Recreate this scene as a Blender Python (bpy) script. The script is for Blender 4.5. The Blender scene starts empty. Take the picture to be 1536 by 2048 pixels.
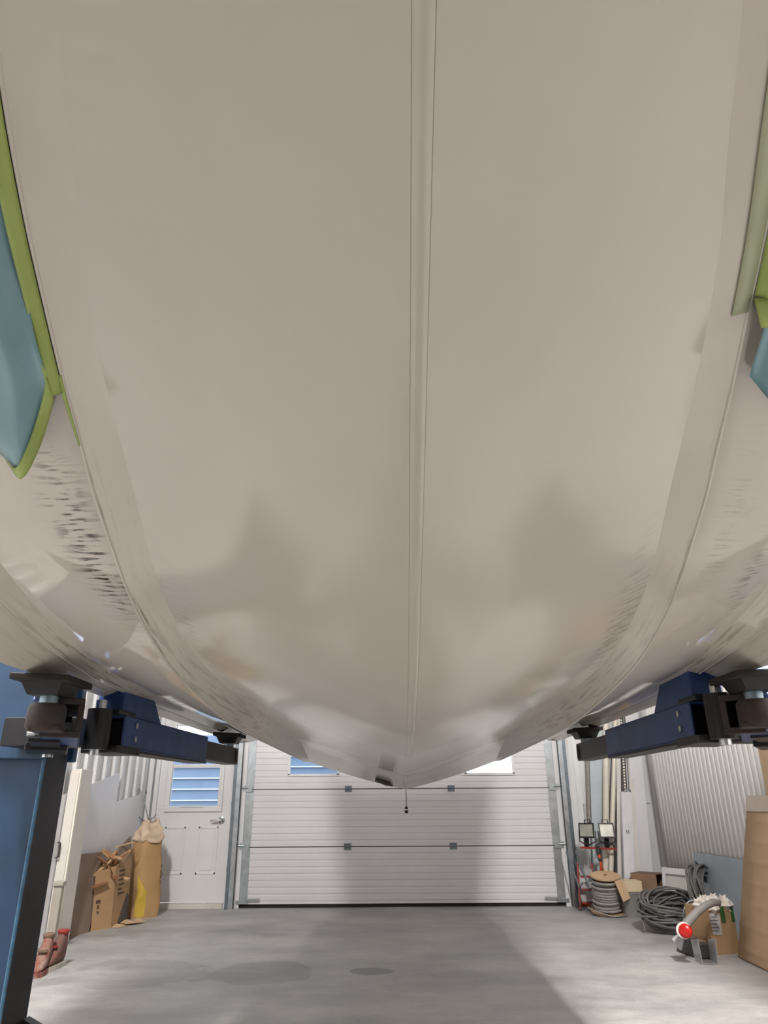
import bpy, math, random
import numpy as np
from mathutils import Vector, Matrix
random.seed(7)
SC = bpy.context.scene
COL = SC.collection
V = Vector
# ------------------------------------------------------------------ camera
F_PX, TH, RO, CZ = 1390.0, math.radians(22.5), math.radians(0.35), 1.05
_r0, _u0 = V((1, 0, 0)), V((0, -math.sin(TH), math.cos(TH)))
FW = V((0, math.cos(TH), math.sin(TH)))
RT = _r0 * math.cos(RO) - _u0 * math.sin(RO)
UP = _u0 * math.cos(RO) + _r0 * math.sin(RO)
CAM = V((0, 0, CZ))
cd = bpy.data.cameras.new('camera'); cam = bpy.data.objects.new('camera', cd); COL.objects.link(cam)
cd.sensor_fit = 'VERTICAL'; cd.sensor_height = 36.0; cd.lens = F_PX / 2048 * 36; cd.clip_start = 0.02
m = Matrix((RT, UP, -FW)).transposed().to_4x4(); m.translation = CAM
cam.matrix_world = m; SC.camera = cam
# ------------------------------------------------------------------ world, lamps, exposure
W = bpy.data.worlds.new('world'); SC.world = W; W.use_nodes = True
bg = W.node_tree.nodes['Background']; bg.inputs[0].default_value = (0.92, 0.96, 1.0, 1); bg.inputs[1].default_value = 2.6
def ceiling_or_fill_lamp(x, y, sx, sy, power, z=4.22, col=(1.0, 0.965, 0.93)):
    l = bpy.data.lights.new('ceiling_or_fill_lamp', 'AREA'); l.shape = 'RECTANGLE'; l.size = sx; l.size_y = sy
    l.energy = power; l.color = col
    o = bpy.data.objects.new('ceiling_or_fill_lamp', l); o.location = (x, y, z); COL.objects.link(o)
ceiling_or_fill_lamp(-2.04, 2.4, 0.25, 1.2, 365)
ceiling_or_fill_lamp(1.85, 2.4, 0.25, 1.2, 365)
ceiling_or_fill_lamp(-1.9, -3.0, 0.25, 1.3, 22)  # weak fill pair added behind the camera, not known fixtures
ceiling_or_fill_lamp(1.8, -3.0, 0.25, 1.3, 22)  # other half of the added fill pair
vs = SC.view_settings
vs.view_transform = 'Standard'; vs.look = 'None'; vs.gamma = 1.0; vs.use_curve_mapping = False; vs.exposure = 0.04

# ------------------------------------------------------------------ helpers
def at(u, v, Y):
    d = RT * ((u - 768) / F_PX) + UP * ((1024 - v) / F_PX) + FW
    return CAM + d * (Y / d.y)
def on_floor(u, v, z=0.0):
    d = RT * ((u - 768) / F_PX) + UP * ((1024 - v) / F_PX) + FW
    return CAM + d * ((z - CZ) / d.z)
def on_side(u, v, X):
    d = RT * ((u - 768) / F_PX) + UP * ((1024 - v) / F_PX) + FW
    return CAM + d * (X / d.x)
def lin(c):
    return tuple(((x / 255) / 12.92 if x / 255 <= .04045 else ((x / 255 + .055) / 1.055) ** 2.4) for x in c)
MATS = {}
def mat(name, rgb, rough=.6, metal=0., var=.12, scale=8., bump=.0, bscale=60., spec=.5, stretch=(1, 1, 1), rgb2=None, coat=0.):
    if name in MATS: return MATS[name]
    mt = bpy.data.materials.new(name); mt.use_nodes = True; MATS[name] = mt
    nt = mt.node_tree; b = nt.nodes['Principled BSDF']
    c = lin(rgb)
    tc = nt.nodes.new('ShaderNodeTexCoord'); mp = nt.nodes.new('ShaderNodeMapping'); mp.inputs['Scale'].default_value = stretch
    nt.links.new(tc.outputs['Object'], mp.inputs[0])
    n = nt.nodes.new('ShaderNodeTexNoise'); n.inputs['Scale'].default_value = scale; n.inputs['Detail'].default_value = 5
    nt.links.new(mp.outputs[0], n.inputs['Vector'])
    r = nt.nodes.new('ShaderNodeValToRGB'); r.color_ramp.elements[0].position = .3; r.color_ramp.elements[1].position = .7
    lo = lin(rgb2) if rgb2 else tuple(x * (1 - var) for x in c)
    hi = c if rgb2 else tuple(min(1, x * (1 + var * .6)) for x in c)
    r.color_ramp.elements[0].color = (*lo, 1); r.color_ramp.elements[1].color = (*hi, 1)
    nt.links.new(n.outputs['Fac'], r.inputs[0]); nt.links.new(r.outputs[0], b.inputs['Base Color'])
    b.inputs['Roughness'].default_value = rough; b.inputs['Metallic'].default_value = metal
    b.inputs['Specular IOR Level'].default_value = spec
    if coat: b.inputs['Coat Weight'].default_value = coat
    if bump:
        n2 = nt.nodes.new('ShaderNodeTexNoise'); n2.inputs['Scale'].default_value = bscale; n2.inputs['Detail'].default_value = 4
        nt.links.new(mp.outputs[0], n2.inputs['Vector'])
        bp = nt.nodes.new('ShaderNodeBump'); bp.inputs['Strength'].default_value = bump; bp.inputs['Distance'].default_value = .01
        nt.links.new(n2.outputs['Fac'], bp.inputs['Height']); nt.links.new(bp.outputs[0], b.inputs['Normal'])
    return mt

ROOT = {}
def tag(o, label=None, cat=None, group=None, kind=None):
    if label: o['label'] = label
    if cat: o['category'] = cat
    if group: o['group'] = group
    if kind: o['kind'] = kind
    return o
def thing(name, loc, label, cat, group=None, kind=None):
    o = bpy.data.objects.new(name, None); COL.objects.link(o); o.location = loc; o.empty_display_size = .1
    ROOT[o.name] = V(loc)
    return tag(o, label, cat, group, kind)

class MB:
    def __init__(s): s.v = []; s.f = []
    def add(s, vs, fs):
        k = len(s.v); s.v += [V(p) for p in vs]; s.f += [tuple(i + k for i in f) for f in fs]; return s
    def box(s, x0, x1, y0, y1, z0, z1):
        return s.add([(x0, y0, z0), (x1, y0, z0), (x1, y1, z0), (x0, y1, z0), (x0, y0, z1), (x1, y0, z1), (x1, y1, z1), (x0, y1, z1)],
                     [(0, 3, 2, 1), (4, 5, 6, 7), (0, 1, 5, 4), (1, 2, 6, 5), (2, 3, 7, 6), (3, 0, 4, 7)])
    def hexa(s, bot, top):      # two quads with matching order
        return s.add(list(bot) + list(top), [(0, 3, 2, 1), (4, 5, 6, 7), (0, 1, 5, 4), (1, 2, 6, 5), (2, 3, 7, 6), (3, 0, 4, 7)])
    def slab(s, a, b, c, d, t, n=None):   # quad a b c d with thickness t along normal
        a, b, c, d = V(a), V(b), V(c), V(d)
        n = (V(n) if n else (b - a).cross(d - a)).normalized() * t
        return s.hexa([a, b, c, d], [a + n, b + n, c + n, d + n])
    def bar(s, p, q, w, h, up=(0, 0, 1)):
        p, q = V(p), V(q); d = (q - p).normalized(); x = d.cross(V(up))
        if x.length < 1e-4: x = V((1, 0, 0))
        x = x.normalized(); y = x.cross(d)
        def sec(o): return [o - x * w / 2 - y * h / 2, o + x * w / 2 - y * h / 2, o + x * w / 2 + y * h / 2, o - x * w / 2 + y * h / 2]
        return s.hexa(sec(p), sec(q))
    def prism(s, poly, off):     # planar polygon extruded by vector
        n = len(poly); off = V(off); vs = [V(p) for p in poly] + [V(p) + off for p in poly]
        fs = [tuple(range(n)), tuple(range(2 * n - 1, n - 1, -1))] + [(i, i + n, (i + 1) % n + n, (i + 1) % n) for i in range(n)]
        return s.add(vs, fs)
    def tube(s, path, r, n=8, closed=False, caps=True):
        pts = [V(p) for p in path]; N = len(pts); vs = []; fs = []; prev = None
        for i, p in enumerate(pts):
            a = pts[(i - 1) % N] if closed or i else pts[0]; b = pts[(i + 1) % N] if closed or i < N - 1 else pts[-1]
            d = (b - a).normalized()
            if prev is None:
                x = d.cross(V((0, 0, 1)));
                if x.length < .05: x = d.cross(V((1, 0, 0)))
            else: x = prev - d * prev.dot(d)
            x = x.normalized(); prev = x; y = d.cross(x)
            rr = r[i] if isinstance(r, (list, tuple)) else r
            for k in range(n):
                t = 2 * math.pi * k / n; vs.append(p + (x * math.cos(t) + y * math.sin(t)) * rr)
        M = N if closed else N - 1
        for i in range(M):
            for k in range(n):
                a = i * n + k; b = i * n + (k + 1) % n; c = ((i + 1) % N) * n
                fs.append((a, b, c + (k + 1) % n, c + k))
        if caps and not closed: fs.append(tuple(range(n - 1, -1, -1))); fs.append(tuple(range((N - 1) * n, N * n)))
        return s.add(vs, fs)
    def lathe(s, prof, o, axis=(0, 0, 1), n=24):   # prof: (radius, height)
        ax = V(axis).normalized(); x = ax.cross(V((0, 1, 0)))
        if x.length < .05: x = ax.cross(V((1, 0, 0)))
        x.normalize(); y = ax.cross(x); o = V(o); vs = []; fs = []
        for (r, h) in prof:
            for k in range(n):
                t = 2 * math.pi * k / n; vs.append(o + ax * h + (x * math.cos(t) + y * math.sin(t)) * r)
        for i in range(len(prof) - 1):
            for k in range(n):
                fs.append((i * n + k, i * n + (k + 1) % n, (i + 1) * n + (k + 1) % n, (i + 1) * n + k))
        fs.append(tuple(range(n - 1, -1, -1))); fs.append(tuple(range((len(prof) - 1) * n, len(prof) * n)))
        return s.add(vs, fs)
    def grid(s, fn, nu, nv):
        vs = [fn(i / nu, j / nv) for i in range(nu + 1) for j in range(nv + 1)]
        return s.add(vs, [(i * (nv + 1) + j, (i + 1) * (nv + 1) + j, (i + 1) * (nv + 1) + j + 1, i * (nv + 1) + j + 1) for i in range(nu) for j in range(nv)])
    def build(s, name, mt, parent=None, smooth=False, bevel=0, label=None, cat=None, group=None, kind=None, solid=0, autosm=None, base=None):
        if parent is not None: loc = ROOT[parent.name]
        else:
            if base is None:
                lo = V([min(p[k] for p in s.v) for k in range(3)]); hi = V([max(p[k] for p in s.v) for k in range(3)])
                base = ((lo.x + hi.x) / 2, (lo.y + hi.y) / 2, lo.z)
            loc = V(base)
        me = bpy.data.meshes.new(name); me.from_pydata([tuple(p - loc) for p in s.v], [], s.f); me.update()
        o = bpy.data.objects.new(name, me); COL.objects.link(o)
        if parent is not None: o.parent = parent
        else: o.location = loc
        ROOT[o.name] = loc
        me.materials.append(mt)
        import bmesh
        bm = bmesh.new(); bm.from_mesh(me); bmesh.ops.recalc_face_normals(bm, faces=bm.faces); bm.to_mesh(me); bm.free()
        if smooth:
            me.shade_smooth()
            if autosm: me.set_sharp_from_angle(angle=math.radians(autosm))
        if solid:
            md = o.modifiers.new('thick', 'SOLIDIFY'); md.thickness = solid; md.offset = 0
        if bevel:
            md = o.modifiers.new('edge', 'BEVEL'); md.width = bevel; md.segments = 2; md.limit_method = 'ANGLE'
        return tag(o, label, cat, group, kind)

def pchip(xs, ys):
    xs = np.array(xs, float); ys = np.array(ys, float); k = np.argsort(xs); xs, ys = xs[k], ys[k]
    h = np.diff(xs); d = np.diff(ys) / h; mm = np.zeros_like(xs); mm[0], mm[-1] = d[0], d[-1]
    for i in range(1, len(xs) - 1):
        if d[i - 1] * d[i] > 0:
            w1, w2 = 2 * h[i] + h[i - 1], h[i] + 2 * h[i - 1]; mm[i] = (w1 + w2) / (w1 / d[i - 1] + w2 / d[i])
    def f(x):
        x = min(max(x, xs[0]), xs[-1]); i = int(min(max(np.searchsorted(xs, x) - 1, 0), len(xs) - 2)); t = (x - xs[i]) / h[i]
        return float((2*t**3-3*t*t+1)*ys[i] + (t**3-2*t*t+t)*h[i]*mm[i] + (-2*t**3+3*t*t)*ys[i+1] + (t**3-t*t)*h[i]*mm[i+1])
    return f

# ------------------------------------------------------------------ shared materials
white_wall = mat('white_wall', (232, 231, 232), .45, var=.05, scale=2)
white_metal = mat('white_metal', (236, 237, 238), .35, var=.04, scale=2.5)
white_paint = mat('white_paint', (228, 227, 228), .38, var=.04, scale=3)
galv = mat('galvanised', (176, 182, 186), .38, .85, var=.22, scale=14, bump=.05)
galv_dark = mat('galvanised_dark', (120, 130, 138), .45, .8, var=.25, scale=10)
blue_paint = mat('blue_paint', (28, 57, 86), .4, var=.3, scale=5, bump=.08, bscale=25)
navy_paint = mat('navy_paint', (34, 66, 116), .42, var=.35, scale=9, bump=.1, bscale=40)
black_steel = mat('black_steel', (34, 34, 36), .42, .3, var=.35, scale=12, bump=.06)
rust_steel = mat('rusty_steel', (58, 58, 62), .6, .4, var=.4, scale=14, rgb2=(64, 48, 40), bump=.12)
rubber = mat('black_rubber', (30, 27, 25), .8, var=.3, scale=20, bump=.1)
chrome = mat('bright_steel', (205, 208, 210), .22, 1., var=.08)
card = mat('cardboard', (176, 142, 104), .85, var=.12, scale=6, bump=.05, bscale=90)
card_lt = mat('light_cardboard', (200, 168, 134), .85, var=.08, scale=5, bump=.04, bscale=80)
card_dk = mat('dark_cardboard', (126, 102, 84), .88, var=.2, scale=5, bump=.04, bscale=80)
paper_w = mat('white_paper', (235, 226, 218), .85, var=.06, scale=12)
ink = mat('brown_ink', (84, 70, 60), .9, var=.1)
grey_cable = mat('grey_cable', (112, 110, 108), .5, var=.2, scale=9)
concrete_grey = mat('grey_plastic', (140, 138, 136), .5, var=.15, scale=8)
red_paint = mat('red_paint', (150, 48, 40), .5, var=.25, scale=15)
orange_pl = mat('orange_plastic', (214, 82, 48), .45, var=.12, scale=12)
wood = mat('pale_wood', (206, 172, 132), .7, var=.2, scale=10, stretch=(1, 1, 6))
alu = mat('aluminium', (190, 192, 194), .35, .8, var=.12, scale=10)

# ------------------------------------------------------------------ the room
XL, XR, YB, YF, ZC = -2.73, 2.97, 8.38, -5.2, 4.3
def floor_mat():
    mt = bpy.data.materials.new('concrete_floor'); mt.use_nodes = True; nt = mt.node_tree; b = nt.nodes['Principled BSDF']
    N = nt.nodes.new; L = nt.links.new
    tc = N('ShaderNodeTexCoord')
    def noise(sc, det, stretch=(1, 1, 1), rg=.55):
        mp = N('ShaderNodeMapping'); mp.inputs['Scale'].default_value = stretch; L(tc.outputs['Object'], mp.inputs[0])
        n = N('ShaderNodeTexNoise'); n.inputs['Scale'].default_value = sc; n.inputs['Detail'].default_value = det; n.inputs['Roughness'].default_value = rg
        L(mp.outputs[0], n.inputs['Vector']); return n
    def ramp(fac, p0, c0, p1, c1):
        r = N('ShaderNodeValToRGB'); r.color_ramp.elements[0].position = p0; r.color_ramp.elements[1].position = p1
        r.color_ramp.elements[0].color = (*c0, 1); r.color_ramp.elements[1].color = (*c1, 1); L(fac, r.inputs[0]); return r
    def mix(a, bb, fac, mode='MULTIPLY'):
        x = N('ShaderNodeMix'); x.data_type = 'RGBA'; x.blend_type = mode
        if isinstance(fac, (int, float)): x.inputs[0].default_value = fac
        else: L(fac, x.inputs[0])
        L(a, x.inputs[6]); L(bb, x.inputs[7]); return x.outputs[2]
    n1 = noise(1.3, 7, (1, 1.6, 1)); c = ramp(n1.outputs['Fac'], .3, lin((150, 148, 147)), .70, lin((190, 187, 184))).outputs[0]
    n2 = noise(7, 8, (1, 1.5, 1), .65); c = mix(c, ramp(n2.outputs['Fac'], .32, (.70, .70, .71), .6, (1, 1, 1)).outputs[0], .7)
    n3 = noise(60, 3); c = mix(c, ramp(n3.outputs['Fac'], .33, (.8, .8, .8), .5, (1, 1, 1)).outputs[0], .5)
    # oil stains and damp patches with shapes of their own
    def patch(cx, cy, rx, ry, wob):
        mp = N('ShaderNodeMapping'); mp.vector_type = 'TEXTURE'; mp.inputs['Location'].default_value = (cx, cy, 0); mp.inputs['Scale'].default_value = (rx, ry, 1)
        L(tc.outputs['Object'], mp.inputs[0]); ln = N('ShaderNodeVectorMath'); ln.operation = 'LENGTH'; L(mp.outputs[0], ln.inputs[0])
        nn = noise(3.5, 3); a = N('ShaderNodeMath'); a.operation = 'MULTIPLY_ADD'; L(nn.outputs['Fac'], a.inputs[0]); a.inputs[1].default_value = wob; L(ln.outputs['Value'], a.inputs[2])
        h_ = N('ShaderNodeMath'); h_.operation = 'MULTIPLY'; L(a.outputs[0], h_.inputs[0]); h_.inputs[1].default_value = .5
        return h_.outputs[0]
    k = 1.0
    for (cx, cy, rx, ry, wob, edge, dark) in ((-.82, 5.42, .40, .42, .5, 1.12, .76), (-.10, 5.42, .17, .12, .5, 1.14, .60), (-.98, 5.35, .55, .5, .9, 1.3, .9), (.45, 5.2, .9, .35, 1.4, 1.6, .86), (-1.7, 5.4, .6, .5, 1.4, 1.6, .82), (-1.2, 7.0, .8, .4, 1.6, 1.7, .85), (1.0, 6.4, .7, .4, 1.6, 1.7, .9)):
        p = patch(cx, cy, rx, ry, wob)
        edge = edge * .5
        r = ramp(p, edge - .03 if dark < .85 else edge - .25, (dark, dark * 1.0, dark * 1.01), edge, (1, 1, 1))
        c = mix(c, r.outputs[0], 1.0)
    L(c, b.inputs['Base Color'])
    rr = ramp(n2.outputs['Fac'], .3, (.42,) * 3, .7, (.6,) * 3); L(rr.outputs[0], b.inputs['Roughness'])
    bp = N('ShaderNodeBump'); bp.inputs['Strength'].default_value = .12; bp.inputs['Distance'].default_value = .01
    L(n2.outputs['Fac'], bp.inputs['Height']); L(bp.outputs[0], b.inputs['Normal'])
    return mt
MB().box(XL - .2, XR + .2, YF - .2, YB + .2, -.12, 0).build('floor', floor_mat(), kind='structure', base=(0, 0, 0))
MB().box(XL - .2, XR + .2, YF - .2, YB + .2, ZC, ZC + .1).build('ceiling', mat('grey_ceiling', (150, 148, 146), .6, var=.06), kind='structure')
MB().box(XL - .2, XR + .2, YF - .15, YF, 0, ZC).build('wall_front', mat('grey_front_wall', (140, 138, 136), .6, var=.06), kind='structure')
# left wall: ribbed metal cladding
def ribbed(axis_pts, z0, z1, back):
    m_ = MB(); n = len(axis_pts)
    m_.add([(p[0], p[1], z0) for p in axis_pts] + [(p[0], p[1], z1) for p in axis_pts], [(i, i + 1, n + i + 1, n + i) for i in range(n - 1)])
    return m_
pts = []; y = YF
while y < YB - .02:
    for dy, dx in ((0, 0), (.125, 0), (.145, .032), (.195, .032), (.215, 0)):
        if y + dy < YB: pts.append((XL + dx, y + dy))
    y += .23
pts.append((XL, YB))
wl = ribbed(pts, 0, ZC, 0); wl.box(XL - .15, XL - .01, YF, YB, 0, ZC)
wl.build('wall_left', white_metal, kind='structure')
# right wall: fine corrugated sheet
pts = []; y = YF
while y < YB:
    pts.append((XR + .014 * max(0, math.cos((y - YF) / .088 * 2 * math.pi)) ** 3, y)); y += .0088
wr = ribbed(pts, 0, ZC, 0); wr.box(XR + .02, XR + .15, YF, YB, 0, ZC)
wr.build('wall_right', mat('corrugated_white', (250, 248, 247), .4, var=.03, scale=2), kind='structure', smooth=True)
# back wall pieces round the two openings
DX0, DX1, DZ = -1.615, 1.955, 2.93            # overhead door
MX0, MX1, MZ0, MZ1 = -2.545, -1.735, .06, 2.08  # walk-through door
wb = MB()
wb.box(XL - .15, MX0 - .03, YB, YB + .14, 0, ZC); wb.box(MX0 - .03, MX1 + .03, YB, YB + .14, MZ1 + .03, ZC); wb.box(MX0 - .03, MX1 + .03, YB, YB + .14, 0, MZ0 - .03)
wb.box(MX1 + .03, DX0 + .05, YB, YB + .14, 0, ZC); wb.box(DX0 + .05, DX1 - .05, YB, YB + .14, DZ - .05, ZC); wb.box(DX1 - .05, XR + .15, YB, YB + .14, 0, ZC)
back = wb.build('wall_back', white_wall, kind='structure')
# ribbed cladding strip right of the door, upper sheet ends in a lap line, lower board
cl = MB(); xs = DX1 + .10
while xs < XR - .06:
    cl.box(xs, xs + .052, YB - .012, YB + .001, 1.0 if xs > 2.2 else .03, 3.2); xs += .075
cl.build('cladding_ribs', white_metal, back)
MB().box(2.19, 2.33, YB - .022, YB + .001, .03, 1.0).build('cladding_board', mat('grey_white', (205, 205, 207), .45, var=.05), back)
MB().box(DX1 + .08, DX1 + .2, YB - .03, YB + .001, 0, .025).build('orange_sill', mat('orange_primer', (186, 92, 56), .7, var=.2), back, label='orange primed strip along the wall foot')
# corner flashing left
MB().box(XL - .0, XL + .055, YB - .055, YB + .001, 0, 3.4).build('trim_1', mat('grey_flashing', (176, 180, 184), .5, var=.08, stretch=(1, 1, .2)), kind='structure')
# ------------------------------------------------------------------ overhead sectional door
d1 = thing('door_1', ((DX0 + DX1) / 2, YB, 0), 'white ribbed overhead garage door with two windows', None, kind='structure')
door_white = mat('door_white', (224, 222, 225), .4, var=.03, scale=3)
SH = .585
def ribpanel(mb, x0, x1, z0, z1, zs0, zs1, yf):
    # horizontal grooves: profile of (z, depth)
    prof = []; n = 9; p = (zs1 - zs0) / n
    z = zs0
    for i in range(n):
        prof += [(z + .003, .0), (z + p * .70, .0), (z + p * .76, .0045), (z + p * .94, .0045)]; z += p
    prof = [q for q in prof if z0 - 1e-6 <= q[0] <= z1 + 1e-6]
    prof = [(z0, prof[0][1] if prof else 0)] + prof + [(z1, prof[-1][1] if prof else 0)]
    k = len(prof)
    mb.add([(x0, yf + d, z) for z, d in prof] + [(x1, yf + d, z) for z, d in prof], [(i, i + 1, k + i + 1, k + i) for i in range(k - 1)])
    mb.box(x0, x1, yf + .012, yf + .045, z0, z1)
WZ0, WZ1 = 1.315, 1.62
wins = ((-1.095, -.54), (.905, 1.45))
x0, x1, yf = DX0 + .02, DX1 - .02, YB + .02
for i in range(5):
    z0, z1 = i * SH if i else .035, (i + 1) * SH - .009
    mb = MB(); zs = i * SH
    if i == 2:
        edges = [x0, wins[0][0], wins[0][1], wins[1][0], wins[1][1], x1]
        for j in range(5):
            if j % 2 == 0: ribpanel(mb, edges[j], edges[j + 1], z0, z1, zs, zs + SH, yf)
            else: ribpanel(mb, edges[j], edges[j + 1], z0, WZ0, zs, zs + SH, yf); ribpanel(mb, edges[j], edges[j + 1], WZ1, z1, zs, zs + SH, yf)
    else: ribpanel(mb, x0, x1, z0, z1, zs, zs + SH, yf)
    sec = mb.build('section', door_white, d1)
    MB().box(x0, x1, yf + .004, yf + .04, z1 + .0005, z1 + .0085).build('joint_seal', rubber, sec)
    for s, xx in ((0, x0), (1, x1 - .115)):
        MB().box(xx, xx + .115, yf - .006, yf + .012, z0 + .004, z1 - .004).build('end_stile', galv, sec)
    if i:
        for xx in (-.42, .735):
            h = MB().box(xx - .038, xx + .038, yf - .012, yf, z0 - .035, z0 - .006).box(xx - .038, xx + .038, yf - .012, yf, z0 + .004, z0 + .028)
            h.tube([(xx - .036, yf - .012, z0 - .002), (xx + .036, yf - .012, z0 - .002)], .008)
            h.build('hinge', galv_dark, sec)
        for xx, sg in ((x0 + .05, -1), (x1 - .05, 1)):
            h = MB().box(xx - .05, xx + .05, yf - .022, yf - .006, z0 - .03, z0 + .035).tube([(xx, yf - .03, z0 + .012), (xx + sg * .10, yf - .03, z0 + .012)], .009)
            h.lathe([(.022, -.008), (.024, 0), (.022, .008)], (xx + sg * .1, yf - .03, z0 + .012), (1, 0, 0), 12)
            h.build('roller_hinge', galv, sec)
    else:
        for xx, sg in ((x0 + .06, -1), (x1 - .06, 1)):
            h = MB().box(xx - .06, xx + .06, yf - .03, yf - .006, .04, .075).bar((xx - sg * .02, yf - .035, .08), (xx - sg * .19, yf - .035, .088), .02, .012)
            h.build('bottom_bracket', galv, sec)
for (a, b_) in wins:
    fr = MB(); t = .022
    fr.box(a - .01, b_ + .01, yf - .012, yf + .03, WZ0 - .012, WZ0 + t - .01); fr.box(a - .01, b_ + .01, yf - .012, yf + .03, WZ1 - t + .01, WZ1 + .012)
    fr.box(a - .01, a + t - .01, yf - .012, yf + .03, WZ0, WZ1); fr.box(b_ - t + .01, b_ + .01, yf - .012, yf + .03, WZ0, WZ1)
    f_ = fr.build('window_frame', white_paint, d1)
    g = bpy.data.materials.get('clear_glass')
    if not g:
        g = bpy.data.materials.new('clear_glass'); g.use_nodes = True; nt = g.node_tree; nt.nodes.clear()
        o_ = nt.nodes.new('ShaderNodeOutputMaterial'); tr = nt.nodes.new('ShaderNodeBsdfTransparent'); gl = nt.nodes.new('ShaderNodeBsdfGlossy'); gl.inputs['Roughness'].default_value = .02
        tr.inputs[0].default_value = (.9, .95, .98, 1); mx = nt.nodes.new('ShaderNodeMixShader'); fz = nt.nodes.new('ShaderNodeFresnel')
        nt.links.new(fz.outputs[0], mx.inputs[0]); nt.links.new(tr.outputs[0], mx.inputs[1]); nt.links.new(gl.outputs[0], mx.inputs[2]); nt.links.new(mx.outputs[0], o_.inputs[0])
    MB().box(a + .008, b_ - .008, yf + .008, yf + .012, WZ0 + .008, WZ1 - .008).build('window_pane', g, f_)
glass = bpy.data.materials['clear_glass']
MB().box(x0, x1, yf + .005, yf + .045, .003, .033).build('bottom_seal', rubber, d1)
# tracks with wall angle
for nm, xx, sg, lab in (('L', DX0, -1, 'galvanised vertical door track between walk-through door and overhead door'), ('R', DX1, 1, 'galvanised vertical door track on the side of the work lights')):
    t = thing('door_track', (xx, YB, 0), lab, 'door track', 'overhead door tracks')
    c = MB().box(xx + sg * .045, xx + sg * .049, YB - .075, YB - .02, .0, 2.75).box(min(xx, xx + sg * .049), max(xx, xx + sg * .049), YB - .077, YB - .073, 0, 2.75)
    c.box(min(xx, xx + sg * .049), max(xx, xx + sg * .049), YB - .022, YB - .018, 0, 2.75)
    c.build('track_channel', galv, t)
    MB().box(min(xx + sg * .05, xx + sg * .085), max(xx + sg * .05, xx + sg * .085), YB - .08, YB - .001, 0, 2.75).build('wall_angle', galv_dark, t)
    for zz in (.35, 1.0, 1.75):
        MB().box(min(xx + sg * .03, xx + sg * .1), max(xx + sg * .03, xx + sg * .1), YB - .035, YB - .0005, zz, zz + .04).build('track_bracket', galv, t)
# ------------------------------------------------------------------ walk-through door
d2 = thing('door_2', ((MX0 + MX1) / 2, YB, 0), 'white panelled walk-through door with a half window', None, kind='structure')
gx0, gx1, gz0, gz1 = -2.41, -1.875, 1.0, 1.86     # glazed opening
fx0, fx1, fz0, fz1 = gx0 - .055, gx1 + .055, gz0 - .06, gz1 + .06
yd = YB + .015
lf = MB()
lf.box(MX0, fx0 + .01, yd, yd + .045, MZ0, MZ1); lf.box(fx1 - .01, MX1, yd, yd + .045, MZ0, MZ1)
lf.box(fx0 + .01, fx1 - .01, yd, yd + .045, MZ0, fz0 + .01); lf.box(fx0 + .01, fx1 - .01, yd, yd + .045, fz1 - .01, MZ1)
leaf = lf.build('door_leaf', white_paint, d2)
for (a, b_) in ((-2.43, -2.2), (-2.06, -1.84)):
    p = MB(); zz0, zz1 = .32, .79
    for (q0, q1, w0, w1) in ((a, b_, zz0, zz0 + .02), (a, b_, zz1 - .02, zz1)): p.box(q0, q1, yd - .006, yd + .001, w0, w1)
    p.box(a, a + .02, yd - .006, yd + .001, zz0, zz1); p.box(b_ - .02, b_, yd - .006, yd + .001, zz0, zz1)
    p.box(a + .04, b_ - .04, yd - .005, yd + .001, zz0 + .04, zz1 - .04)
    p.build('raised_panel', white_paint, leaf, bevel=.003)
wf = MB()
wf.box(fx0, fx1, yd - .02, yd + .04, fz0, gz0); wf.box(fx0, fx1, yd - .02, yd + .04, gz1, fz1); wf.box(fx0, gx0, yd - .02, yd + .04, gz0, gz1); wf.box(gx1, fx1, yd - .02, yd + .04, gz0, gz1)
wf.box(gx0, gx1, yd - .012, yd + .03, 1.40, 1.435)    # meeting rail of the two sashes
wfo = wf.build('window_frame', white_paint, d2, bevel=.006)
MB().box(gx0 + .13, gx1 - .15, yd - .028, yd - .018, gz0 - .012, gz0 + .004).build('sash_pull', white_paint, wfo)
MB().box(gx0, gx1, yd + .01, yd + .014, gz0, 1.40).build('window_pane', glass, wfo)
MB().box(gx0, gx1, yd + .018, yd + .022, 1.435, gz1).build('window_pane', glass, wfo)
lv = MB().lathe([(.036, 0), (.036, .008), (.02, .014), (.014, .05)], (-1.815, yd, .855), (0, -1, 0), 20).tube([(-1.815, yd - .048, .855), (-1.84, yd - .056, .855), (-1.93, yd - .05, .848)], [.014, .012, .008], 10)
lv.build('door_lever', chrome, leaf, smooth=True, autosm=40, label='satin metal lever handle')
tr = MB().box(MX0 - .05, MX0 - .006, YB - .012, YB + .03, 0, MZ1 + .05).box(MX1 + .006, MX1 + .06, YB - .012, YB + .03, 0, MZ1 + .05).box(MX0 - .05, MX1 + .06, YB - .012, YB + .03, MZ1 + .006, MZ1 + .05)
tr.build('door_casing', white_paint, d2)
MB().box(MX0, MX1, YB - .02, YB + .05, .0, .05).build('threshold', mat('cream_sill', (214, 206, 196), .55, var=.08), d2)
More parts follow.
